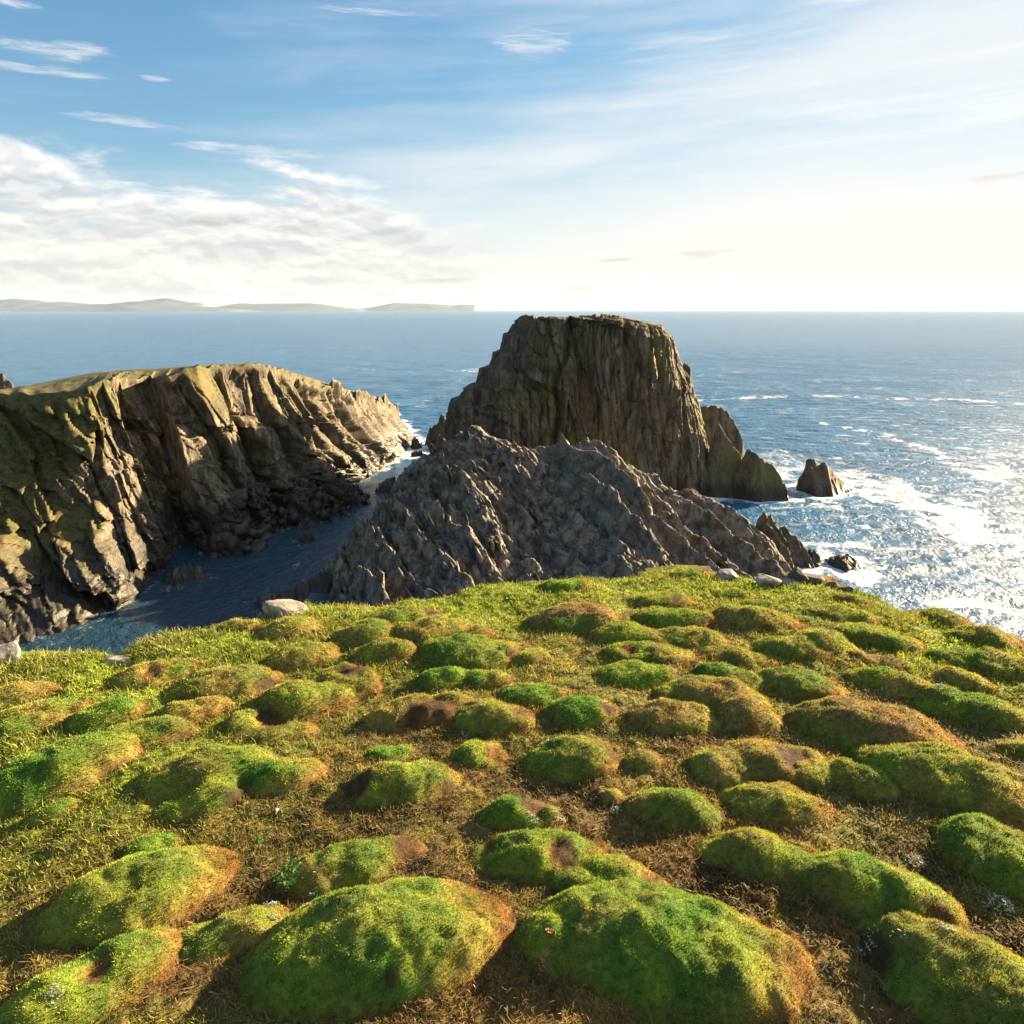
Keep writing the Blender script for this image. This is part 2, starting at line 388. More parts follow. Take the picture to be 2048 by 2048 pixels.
def ground_col(x, y):
    n1 = fbm(x * 2.3, y * 2.3, 0, 4, 61); n2 = fbm(x * 7, y * 7, 0, 4, 62); n3 = fbm(x * 3.1, y * 3.1, 4.4, 4, 63)
    far = sstep(1.9, 3.4, np.hypot(x, y))
    c = mix(np.broadcast_to(STRAWC * .8, x.shape + (3,)), OLIVE, sstep(-.3, .35, n1 + .4 * far + .25 * n2))
    c = mix(c, PEAT, sstep(-.18, .35, n3 + .3 * n2) * (.8 - .6 * far))
    c = mix(c, GOLD, sstep(-.1, .5, n2 - n3) * (.35 + .3 * far))
    c = mix(c, LIME, ground_green(x, y) * .85)
    return c

# ------------------------------------------------------------------ hummocks
# lobes are (left, right, top, bottom) in photograph pixels; bare patches (px, py, radius in px)
# tone: 0 vivid green .. 1 brown and gold; pink: heather-pink flush on the crown
HUM = [
 ([(500, 1022, 1786, 2044)], .05, .15, [(785, 1952, 13)], 'very large round green hummock in front, left one of the two biggest'),
 ([(1066, 1592, 1789, 2056)], .10, .05, [], 'very large pointed green hummock in front, pink buds at its left foot'),
 ([(95, 480, 1717, 1871)], .18, .0, [(420, 1840, 26)], 'long flat green hummock with brown right end, left of the biggest round one'),
 ([(380, 585, 1807, 1915)], .35, .1, [], 'small olive hummock wedged between the long flat one and the biggest round one'),
 ([(572, 800, 1676, 1797), (700, 850, 1670, 1745)], .4, .15, [(815, 1690, 30)], 'two-humped hummock, dark green in front and rusty behind, beside the small fern'),
 ([(0, 310, 1977, 2090), (111, 392, 1921, 2020)], .2, .0, [(360, 1985, 26), (190, 1940, 26)], 'bright green double hummock in the front left corner with rusty fringe'),
 ([(254, 371, 1675, 1716)], .3, .0, [], 'tiny low green tuft mound just behind the long flat hummock'),
 ([(281, 560, 1507, 1600), (490, 668, 1508, 1590), (323, 498, 1566, 1634)], .2, .0, [(645, 1570, 24), (475, 1600, 24)], 'wide three-lobed green hummock just behind the white feather'),
 ([(689, 933, 1521, 1612)], .38, .0, [(715, 1570, 36), (905, 1590, 30)], 'rounded green hummock ringed with orange dry moss'),
 ([(-60, 284, 1483, 1610)], .22, .0, [(240, 1560, 38), (200, 1600, 30)], 'big smooth dark green hummock cut by the left edge, shaggy orange right side'),
 ([(948, 1130, 1588, 1665)], .2, .0, [(1066, 1606, 28)], 'bluish green hummock with a reddish bare hollow in its top'),
 ([(956, 1214, 1648, 1770)], .12, .0, [(1118, 1700, 34)], 'bright green hummock with a brown bare hollow in its face'),
 ([(1090, 1345, 1730, 1825)], .22, .0, [(1300, 1745, 22)], 'yellow green hummock tucked behind the pointed biggest one'),
 ([(1398, 1640, 1672, 1765), (1580, 1898, 1728, 1858)], .15, .0, [(1875, 1830, 22)], 'long sagging green hummock of two joined humps, right of the pointed biggest one'),
 ([(1702, 2130, 1879, 2070)], .25, .05, [(1740, 1900, 34)], 'broad pale green hummock in the front right corner, white sprigs at its upper left'),
 ([(1241, 1450, 1582, 1662), (1430, 1668, 1586, 1650)], .3, .0, [], 'low golden green hummock of two swells, above the long sagging one'),
 ([(1199, 1270, 1585, 1610)], .6, .0, [(1240, 1592, 14)], 'tiny rusty moss lump with a white sprig beside it'),
 ([(1708, 2080, 1500, 1632)], .3, .0, [], 'broad rough green bank at the right edge, behind the last white sprigs'),
 ([(1870, 2100, 1600, 1790)], .3, .0, [], 'steep rough green bank at the right edge, beside a white sprig'),
 ([(1048, 1255, 1463, 1566)], .22, .2, [(1225, 1500, 20)], 'large egg-shaped green hummock with a cracked brownish right side'),
 ([(1241, 1330, 1488, 1550)], .7, .3, [], 'small brown hummock pressed against the egg-shaped green one'),
 ([(1363, 1520, 1490, 1580), (1430, 1650, 1472, 1575)], .45, .35, [(1585, 1508, 36)], 'wide hummock with dark green front and pinkish brown bare crown'),
 ([(1554, 1905, 1394, 1514)], .5, .75, [], 'big smooth hummock flushed reddish pink all over its crown'),
 ([(1300, 1540, 1357, 1430), (1247, 1440, 1400, 1474), (1420, 1562, 1390, 1470)], .4, .6, [], 'big knobbly hummock with pinkish crown and green hollows, left of the reddish one'),
 ([(1077, 1240, 1389, 1455)], .2, .0, [(1215, 1410, 20)], 'green hummock with orange right shoulder, left of the big knobbly one'),
 ([(985, 1142, 1368, 1412)], .2, .0, [], 'flat green cushion left of and below the orange-sided smooth dome'),
 ([(1183, 1376, 1325, 1381)], .18, .0, [(1360, 1350, 18)], 'neat green dome with an orange right rim'),
 ([(1384, 1530, 1328, 1380), (1500, 1694, 1340, 1394)], .35, .2, [], 'long dark hummock trailing to the right, behind the big knobbly one'),
 ([(1400, 1556, 1302, 1333)], .4, .0, [], 'low golden hummock just behind the long dark trailing one'),
 ([(1501, 1662, 1278, 1318)], .4, .2, [], 'brownish smooth hummock in front of the hummock with white sprigs on its flank'),
 ([(1575, 1720, 1262, 1312)], .3, .0, [], 'sloping green hummock with white sprigs on its flank'),
 ([(1665, 1842, 1246, 1297)], .3, .0, [], 'oval dark green hummock near the right cliff edge, below the tussocks'),
 ([(1893, 2090, 1291, 1350)], .35, .0, [], 'broad olive hummock cut by the right edge of the view, nearest the dark tussock'),
 ([(1819, 2070, 1368, 1456)], .3, .05, [], 'large dark green hummock at the right edge, above the reddish one'),
 ([(1681, 1874, 1336, 1392)], .4, .0, [], 'low speckled hummock with white sprigs at its foot, right of the trailing one'),
 ([(1872, 1996, 1341, 1375)], .35, .0, [], 'narrow dark hummock with frosted whitish right end'),
 ([(1199, 1397, 1291, 1333)], .45, .0, [(1255, 1298, 20)], 'golden hummock with a rusty spot on top, behind the neat orange-rimmed dome'),
 ([(1167, 1344, 1243, 1290)], .35, .0, [(1315, 1253, 22)], 'green hummock with a reddish bare spot at its right top'),
 ([(1284, 1476, 1262, 1301)], .5, .0, [], 'flattened brown hummock between the two with reddish bare spots'),
 ([(1257, 1434, 1212, 1256)], .25, .0, [], 'smooth long green dome right of the pink-topped hummock'),
 ([(1050, 1258, 1206, 1268)], .5, .9, [], 'dark hummock with a dusty pink top near the far edge'),
 ([(1427, 1609, 1212, 1264)], .4, .2, [], 'broad olive hummock with a long low back, right of the smooth long dome'),
 ([(1416, 1524, 1177, 1200)], .3, .0, [], 'small green dome near the far edge, in front of the grey stones'),
 ([(1607, 1762, 1212, 1245)], .35, .0, [(1620, 1235, 18)], 'dark green hummock with a brown left foot, near the right cliff edge'),
 ([(1660, 1747, 1185, 1208)], .3, .0, [], 'small dark dome close under the rough tussocks of the far right edge'),
 ([(1236, 1397, 1180, 1214)], .4, .0, [(1350, 1195, 12)], 'low bumpy hummock near the far edge with a tiny bare spot'),
 ([(1480, 1562, 1203, 1220)], .35, .0, [], 'very small green mound in front of the small far dome'),
 ([(1692, 1810, 1304, 1333)], .55, .0, [(1755, 1308, 26)], 'hummock crowned with crumbly dark brown soil'),
 ([(1999, 2090, 1458, 1530)], .45, .0, [], 'brownish hummock cut by the right edge, right of the reddish one'),
 ([(1898, 2040, 1236, 1292)], .35, .0, [], 'shaggy dark tussock at the right end of the cliff edge'),
 ([(1835, 1927, 1208, 1242)], .35, .0, [], 'shaggy tussock on the cliff edge with the sea right behind it'),
 ([(1072, 1185, 1153, 1187)], .15, .0, [], 'dark green grassy mound on the far edge before the grey ridge'),
 ([(1315, 1420, 1124, 1150)], .25, .0, [], 'grassy mound at the highest point of the far edge'),
 ([(1590, 1670, 1140, 1158)], .2, .0, [], 'small dark green mound at the far edge below the dark stones'),
 ([(196, 404, 1431, 1512)], .35, .1, [(370, 1490, 26)], 'smooth brown-green dome with shaggy orange right side, above the big dark left one'),
 ([(132, 292, 1402, 1464)], .1, .0, [], 'vivid green hummock at the left, behind the smooth brown-green dome'),
 ([(307, 468, 1396, 1449)], .45, .1, [], 'smooth golden dome just behind the brown-green one'),
 ([(600, 770, 1322, 1402), (450, 560, 1375, 1470), (480, 640, 1425, 1484), (520, 700, 1340, 1440)], .35, .0, [(540, 1440, 40), (700, 1335, 32)], 'large crescent hummock curling round a bare brown hollow'),
 ([(339, 590, 1330, 1402)], .5, .2, [(540, 1385, 34)], 'golden brown hummock left of the crescent one, dark bare right flank'),
 ([(822, 1082, 1280, 1342)], .3, .2, [(1030, 1305, 20)], 'wide dark hummock with a small reddish hole on its right top'),
 ([(827, 950, 1333, 1378), (920, 1034, 1338, 1378)], .0, .0, [], 'vivid lime green low cushion in two swells'),
 ([(715, 954, 1388, 1462)], .7, .0, [(870, 1420, 62)], 'hummock scooped out into a deep bare rust-red hollow'),
 ([(900, 1078, 1399, 1475)], .25, .1, [(1040, 1415, 24)], 'green hummock with a golden top beside the scooped-out one'),
 ([(896, 1026, 1476, 1534)], .25, .0, [(985, 1500, 26)], 'small green hummock with a crumbly brown top, in front of the scooped-out one'),
 ([(726, 839, 1487, 1523)], .05, .0, [], 'small bright green tuft mound with a white sprig at its right'),
 ([(519, 702, 1285, 1337)], .5, .1, [], 'straw coloured hummock behind the crescent one'),
 ([(662, 802, 1245, 1302)], .35, .1, [], 'smooth hummock with a dark left side, upper middle of the slope'),
 ([(694, 852, 1282, 1332)], .5, .0, [], 'mossy golden hummock in front of the smooth dark-sided one'),
 ([(790, 987, 1238, 1295)], .45, .15, [], 'long olive brown hummock left of the pink-topped one'),
 ([(715, 905, 1216, 1258)], .4, .1, [(875, 1233, 30)], 'long hummock broken open by crumbling red soil at its right end'),
 ([(434, 527, 1228, 1266)], .15, .0, [(510, 1236, 12)], 'round grassy knob on the left cliff edge above the inlet'),
 ([(212, 405, 1330, 1374)], .4, .0, [(300, 1345, 20)], 'flat straw-topped hummock at the left, in long grass'),
 ([(-40, 120, 1362, 1412)], .5, .2, [], 'brownish hummock at the left edge, the upper of two'),
 ([(-40, 190, 1412, 1470)], .4, .0, [], 'olive hummock at the left edge, the lower of two'),
 ([(53, 156, 1600, 1642)], .25, .0, [], 'small dark green lump at the foot of the big smooth left hummock'),
 ([(1000, 1110, 1290, 1330)], .5, .1, [], 'low straw hummock right of the one with a reddish hole'),
 ([(510, 660, 1240, 1280)], .45, .0, [], 'low golden swell in front of the round grassy knob'),
 ([(1845, 1990, 1300, 1335)], .4, .0, [], 'low green swell behind the frosted narrow hummock'),
 ([(1560, 1680, 1510, 1580), (1640, 1800, 1520, 1600)], .25, .0, [], 'flat dark green hummock below the reddish one'),
]
HUM_META = []
def lobe(l):
    xl, xr, yt, yb = l
    xm = (xl + xr) / 2
    ab, at = decl(yb), decl(yt)
    am = (ab * .6 + at * .4)
    Ls = EYE / math.sin(am)
    # off-axis distance grows with the pixel's x
    k = math.hypot(1, (xm - 1024) / FPX * CP)
    Lr = Ls * k
    w = (xr - xl) / FPX * Ls / math.cos(0) * 1.0 * (CP + math.tan(am - PITCH) * 0)
    a = w * .5 * .96
    S = Ls * (ab - at)
    s, c = math.sin(am), math.cos(am)
    h = min(.17 * w, .41 * S / c)
    b = (S * S - h * h * c * c) / (2 * S * s)
    b = max(b, .28 * w)
    if b > .43 * w:
        b = .43 * w; h = min(math.sqrt(max(S * S - 2 * S * b * s, 0)) / c, .215 * w)
    pf = at_height(xm, yb, Z0)
    rr = math.hypot(pf[0], pf[1]); e = pf[:2] / rr
    ctr = e * (rr + b)
    return ctr, e, a, b, h * .97
def smax(a, b, k):
    h = np.clip(.5 + .5 * (a - b) / k, 0, 1)
    return b * (1 - h) + a * h + k * h * (1 - h)
def build_hummock(i, lobes, tone, pink, bare, label):
    L = [lobe(l) for l in lobes]
    dist = np.mean([math.hypot(*l[0]) for l in L]); slant = math.hypot(dist, EYE)
    lo = np.min([l[0] - 1.35 * max(l[2], l[3]) for l in L], 0); hi = np.max([l[0] + 1.35 * max(l[2], l[3]) for l in L], 0)
    step = .0052 * slant
    nx, ny = int((hi[0] - lo[0]) / step) + 2, int((hi[1] - lo[1]) / step) + 2
    X, Y = np.meshgrid(np.linspace(lo[0], hi[0], nx), np.linspace(lo[1], hi[1], ny))
    Fh = None; hmax = max(l[4] for l in L)
    for (ctr, e, a, b, h) in L:
        dx, dy = X - ctr[0], Y - ctr[1]
        v = dx * e[0] + dy * e[1]; u = dx * e[1] - dy * e[0]
        q = np.sqrt((u / a) ** 2 + (v / b) ** 2)
        q = q * (1 + .20 * fbm(X / a * 1.2 + 3 * i, Y / a * 1.2, 0, 4, 70 + i, .55))
        f = np.where(q < 1, h * (1 - np.clip(q, 0, 1) ** 2.2) ** .86, -(q - 1) * .45 * h)
        Fh = f if Fh is None else smax(Fh, f, .25 * hmax)
    ins = sstep(0, .3 * hmax, Fh)
    Fh = Fh + ins * (.16 * hmax * fbm(X / hmax * .8, Y / hmax * .8, i, 3, 81) + .019 * fbm(X * 12, Y * 12, i, 3, 82) + .006 * fbm(X * 45, Y * 45, i, 2, 83))
    G = ground_z(X, Y)
    # colour of the turf itself: greens, dry moss, bare peat
    n1 = fbm(X * 3.4, Y * 3.4, i * 1.7, 4, 91); n2 = fbm(X * 11, Y * 11, i, 4, 92); n3 = fbm(X * 5.2, Y * 5.2, i * .7 + 4, 4, 93)
    rel = np.clip(Fh / hmax, -.2, 1)
    col = mix(np.broadcast_to(GREEN, X.shape + (3,)), OLIVE, sstep(-.45, .5, n1 + tone * 1.1 - .2))
    col = mix(col, LIME, sstep(-.1, .5, n2 + .2 - tone * .3) * .55)
    col = mix(col, GOLD, np.clip(sstep(.08, .65, n3 + tone * .75 - .18) * .75, 0, 1))
    # dry, wind-burnt fringe on the right-hand skirts
    ex = (X - np.mean([l[0][0] for l in L])) / ((hi[0] - lo[0]) * .37)
    dry = sstep(.12, .85, ex + .35 * n2 + .25 * n1 + tone * .35) * sstep(.95, .15, rel) 
    col = mix(col, mix(np.broadcast_to(RUST, X.shape + (3,)), GOLD, sstep(-.3, .5, n2)), dry * .9)
    skirt = sstep(.28, .0, rel + .12 * n2)
    col = mix(col, mix(np.broadcast_to(RUST * .7, X.shape + (3,)), PEAT * 1.4, sstep(-.3, .4, n1)), skirt * .5)
    if pink: col = mix(col, PINK, sstep(.1, .9, rel + .4 * n3) * pink * (.5 + .5 * sstep(-.2, .4, n2)))
    bm = np.zeros(X.shape)
    for (px, py, pr) in bare:
        # walk along the line of sight to the hummock's surface
        best = None
        for zz in np.linspace(Z0 + hmax * 1.1, Z0, 24):
            p = at_height(px, py, zz)
            j, k2 = int(np.clip((p[1] - lo[1]) / (hi[1] - lo[1]) * (ny - 1), 0, ny - 1)), int(np.clip((p[0] - lo[0]) / (hi[0] - lo[0]) * (nx - 1), 0, nx - 1))
            if zz <= G[j, k2] + max(Fh[j, k2], 0): best = p; break
        if best is None: best = at_height(px, py, Z0)
        rad = pr / FPX * slant
        d = np.sqrt((X - best[0]) ** 2 + (Y - best[1]) ** 2 * .6 + (G + Fh - best[2]) ** 2) / rad
        mk = sstep(1.15, .55, d + .45 * n2 + .3 * n1)
        bm = np.maximum(bm, mk)
        Fh = Fh - mk * min(.24 * rad, .2 * hmax) * (1 + .5 * n2)
    col = mix(col, mix(np.broadcast_to(PEAT * 1.1, X.shape + (3,)), RUST, sstep(-.25, .5, n2 + .3 * n3)), bm * .95)
    V = np.stack([X, Y, G + Fh], -1).reshape(-1, 3)
    keep = (Fh > -.02).ravel()
    F = grid_faces(ny, nx, keep)
    surf_col = col.reshape(-1, 3)
    V2, F2, c2 = compact(V, F, surf_col)
    o = mesh_np('hummock', V2, [F2], MAT_SOIL, c2 * .8)
    tag(o, label, 'hummock', 'mossy hummocks on the cliff-top turf')
    # needle-leaved cushion turf over the whole hummock
    g = np.random.default_rng(100 + i)
    bmf = bm.reshape(-1)[F].mean(1); sk = skirt.reshape(-1)[F].mean(1)
    dens = 95000 * (2.4 / slant) ** 1.7 * (1 - .93 * bmf) * (1 - .45 * sk) * (Fh.reshape(-1)[F].mean(1) > -.012)
    P, Nn, f = scatter(V, F, dens, g)
    cc = surf_col[F[f, 0]] * g.uniform(.6, 1.55, (len(f), 1)) * (1 + g.normal(size=(len(f), 3)) * .09)
    n4 = vn(P[:, 0] * 60, P[:, 1] * 60, P[:, 2] * 60, 7)
    cc *= (1 + .3 * n4)[:, None]
    sc = (slant / 2.4)
    Ln = .0068 * sc ** .5 * g.uniform(.55, 1.4, len(f)) * (1 + .45 * n4); Wn = .0027 * sc ** .85 * g.uniform(.7, 1.3, len(f))
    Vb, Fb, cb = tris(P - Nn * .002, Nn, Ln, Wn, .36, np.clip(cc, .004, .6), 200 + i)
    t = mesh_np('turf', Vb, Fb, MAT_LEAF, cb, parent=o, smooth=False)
    t['kind'] = 'stuff'
    for (ctr, e, a, b, h) in L: HUM_META.append((ctr[0], ctr[1], a, b, e, h))
    return o, (X, Y, G + Fh, lo, hi)
SURF = []
for i, hm in enumerate(HUM):
    o, s = build_hummock(i, *hm)
    SURF.append(s)

def hum_cover(x, y):
    """1 well inside any hummock, 0 outside"""
    c = np.zeros(x.shape)
    for (cx, cy, a, b, e, h) in HUM_META:
        dx, dy = x - cx, y - cy
        q = np.sqrt(((dx * e[1] - dy * e[0]) / a) ** 2 + ((dx * e[0] + dy * e[1]) / b) ** 2)
        c = np.maximum(c, sstep(1.0, .8, q))
    return c
def top_z(x, y):
    z = float(ground_z(np.array(x), np.array(y)))
    for (X, Y, Z, lo, hi) in SURF:
        if lo[0] < x < hi[0] and lo[1] < y < hi[1]:
            j = int((y - lo[1]) / (hi[1] - lo[1]) * (Z.shape[0] - 1)); k = int((x - lo[0]) / (hi[0] - lo[0]) * (Z.shape[1] - 1))
            z = max(z, float(Z[j, k]))
    return z
def land(px, py):
    """where the line of sight of a photograph pixel meets the turf (nudged back from the cliff edge)"""
    for k in range(40):
        for zz in np.linspace(Z0 + .4, Z0 - .15, 240):
            p = at_height(px, py + 2 * k, zz)
            if zz <= top_z(p[0], p[1]):
                if math.hypot(p[0], p[1]) < .985 * float(edge_r(math.degrees(math.atan2(p[0], p[1])))): return p
                break
    return at_height(px, py, Z0)

# the ground itself: polar sheet round the viewer, dropping over the cliff edge into the sea
def build_ground():
    th = np.concatenate([np.linspace(-180, -92, 40), np.linspace(-90, -46, 110), np.linspace(-45, 45, 760), np.linspace(46, 90, 110), np.linspace(92, 180, 40)[:-1]])
    s1 = np.concatenate([[.02], np.linspace(.14, 1, 330)])
    TH, S = np.meshgrid(th, s1)
    Rr = edge_r(TH) * S
    X, Y = Rr * np.sin(np.radians(TH)), Rr * np.cos(np.radians(TH))
    Z = ground_z(X, Y)
    Z = Z + .012 * fbm(X * 22, Y * 22, 0, 3, 44)
    c = ground_col(X, Y)
    # cliff below the edge
    t = np.linspace(0, 1, 70)[1:]
    TH2, T2 = np.meshgrid(th, t)
    R0 = edge_r(TH2); zt = Z[-1][None, :]
    drop = zt + (-2.5 - zt) * T2 ** 1.35
    a0, cr, hid = facet(TH2 * .12, drop * .22, TH2 * 0, 301, 1.2, flat=True)
    out = R0 * (1 + .0) + .12 * np.sin(np.clip(T2 * 40, 0, math.pi)) + 15 * T2 + (a0 * 2.2 - 1.0) * sstep(.02, .12, T2) + .7 * fbm(TH2 * .5, drop * .6, 0, 4, 302) * sstep(.02, .1, T2)
    X2, Y2 = out * np.sin(np.radians(TH2)), out * np.cos(np.radians(TH2))
    rockc = mix(np.broadcast_to(np.array([.15, .12, .085]), X2.shape + (3,)), np.array([.07, .06, .05]), sstep(-.3, .4, fbm(TH2 * .8, drop, 0, 4, 303)))
    c2 = mix(rockc, LIME * .8, sstep(.10, .0, T2))
    XX, YY, ZZ, CC = np.concatenate([X, X2]), np.concatenate([Y, Y2]), np.concatenate([Z, drop]), np.concatenate([c, c2])
    V = np.stack([XX, YY, ZZ], -1).reshape(-1, 3)
    n, m = XX.shape
    F = grid_faces(n, m, wrap=True)[:, ::-1]
    o = mesh_np('ground', V, [F], MAT_SOIL, CC.reshape(-1, 3) * .75)
    tag(o, kind='structure')
    # plants on the ground
    g = np.random.default_rng(5)
    Fs = F; cen = V[Fs].mean(1); r = np.hypot(cen[:, 0], cen[:, 1]); tht = np.degrees(np.arctan2(cen[:, 0], cen[:, 1]))
    ok = (np.abs(tht) < 88) & (r > .5) & (r < 9) & (cen[:, 2] > Z0 - .45) & (r < edge_r(tht) + .12)
    Fs, cen, r, tht = Fs[ok], cen[ok], r[ok], tht[ok]
    slant = np.hypot(r, EYE) * (1 + .35 * (np.abs(tht) > 45)); cov = hum_cover(cen[:, 0], cen[:, 1]); gg = ground_green(cen[:, 0], cen[:, 1])
    # 1. short moss and grass everywhere between hummocks
    P, Nn, f = scatter(V, Fs, 30000 * (2.4 / slant) ** 1.7 * (1 - cov) * (.35 + .65 * sstep(-.35, .2, fbm(cen[:, 0] * 6, cen[:, 1] * 6, 0, 3, 311))), g)
    cc = ground_col(P[:, 0], P[:, 1]) * g.uniform(.55, 1.7, (len(P), 1)) * (1 + g.normal(size=(len(P), 3)) * .1)
    sc = np.hypot(np.hypot(P[:, 0], P[:, 1]), EYE) / 2.4
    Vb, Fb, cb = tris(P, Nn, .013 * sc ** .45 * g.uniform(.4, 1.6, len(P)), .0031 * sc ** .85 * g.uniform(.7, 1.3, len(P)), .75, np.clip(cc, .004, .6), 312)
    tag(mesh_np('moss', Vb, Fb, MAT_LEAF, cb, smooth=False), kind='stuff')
    # 2. longer grass towards the edge and on the left
    dg = 9500 * (3.6 / slant) ** 1.2 * gg * (1 - .85 * cov) * (.3 + .9 * sstep(-.3, .3, fbm(cen[:, 0] * 3, cen[:, 1] * 3, 0, 3, 321)))
    P, Nn, f = scatter(V, Fs, dg, g)
    n = fbm(P[:, 0] * 3, P[:, 1] * 3, 1, 3, 322)
    left = sstep(8, -14, np.degrees(np.arctan2(P[:, 0], P[:, 1])))
    cc = mix(np.broadcast_to(np.array([.085, .15, .022]), (len(P), 3)), np.array([.25, .24, .06]), sstep(-.3, .5, n + g.normal(size=len(P)) * .25))
    cc = mix(cc, np.array([.36, .30, .13]), (g.random(len(P)) < .12) * .8)
    cc = cc * g.uniform(.65, 1.4, (len(P), 1))
    edge = sstep(.93, .99, np.hypot(P[:, 0], P[:, 1]) / edge_r(np.degrees(np.arctan2(P[:, 0], P[:, 1]))))
    Ln = (.016 + .013 * left + .013 * edge) * g.uniform(.5, 1.5, len(P)) * (1 + .5 * n)
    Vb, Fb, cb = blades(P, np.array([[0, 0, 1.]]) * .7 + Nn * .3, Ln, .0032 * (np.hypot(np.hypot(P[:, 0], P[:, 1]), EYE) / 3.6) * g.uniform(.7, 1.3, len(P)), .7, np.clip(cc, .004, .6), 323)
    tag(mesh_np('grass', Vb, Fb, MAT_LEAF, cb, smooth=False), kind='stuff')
    # 3. dry straw and roots lying in the hollows
    hol = sstep(-.3, .3, fbm(cen[:, 0] * 2.2, cen[:, 1] * 2.2, 5, 3, 331))
    P, Nn, f = scatter(V, Fs, 5200 * (2.4 / slant) ** 1.5 * (1 - gg) * (1 - .9 * cov) * (.25 + hol), g)
    n = len(P); a = g.random(n) * 2 * math.pi; k = g.normal(size=n) * .9
    Ls = g.uniform(.012, .05, n); W = .0026 * (np.hypot(np.hypot(P[:, 0], P[:, 1]), EYE) / 2.4) ** .8 * g.uniform(.6, 1.3, n)
    pts = []; p = P.copy(); p[:, 2] += .003
    for q in range(5):
        dirv = np.stack([np.cos(a), np.sin(a), np.zeros(n)], 1); sd = np.stack([-np.sin(a), np.cos(a), np.zeros(n)], 1)
        ww = W * (1, 1, .9, .7, .25)[q]
        pts += [p - sd * ww[:, None] * .5, p + sd * ww[:, None] * .5]
        p = p + dirv * (Ls / 4)[:, None]; a = a + k * .5
        p[:, 2] = P[:, 2] + .004 + g.uniform(.0, .012, n) * math.sin(q * .8)
    Vb = np.stack(pts, 1).reshape(-1, 3); b = np.arange(n)[:, None] * 10
    Fb = [np.concatenate([b + np.array([2 * q, 2 * q + 1, 2 * q + 3, 2 * q + 2]) for q in range(4)])]
    cc = mix(np.broadcast_to(np.array([.27, .19, .075]), (n, 3)), np.array([.075, .045, .02]), g.random(n) ** .7)
    cb = np.repeat(cc * g.uniform(.6, 1.4, (n, 1)), 10, 0)
    tag(mesh_np('dry_straw', Vb, Fb, MAT_STRAW, cb, smooth=False), kind='stuff')
build_ground()

# ------------------------------------------------------------------ sea cliffs and rocks
WATER_PTS = []
def note_water(V):
    m = np.abs(V[:, 2]) < .7
    WATER_PTS.append(V[m][:, :2])

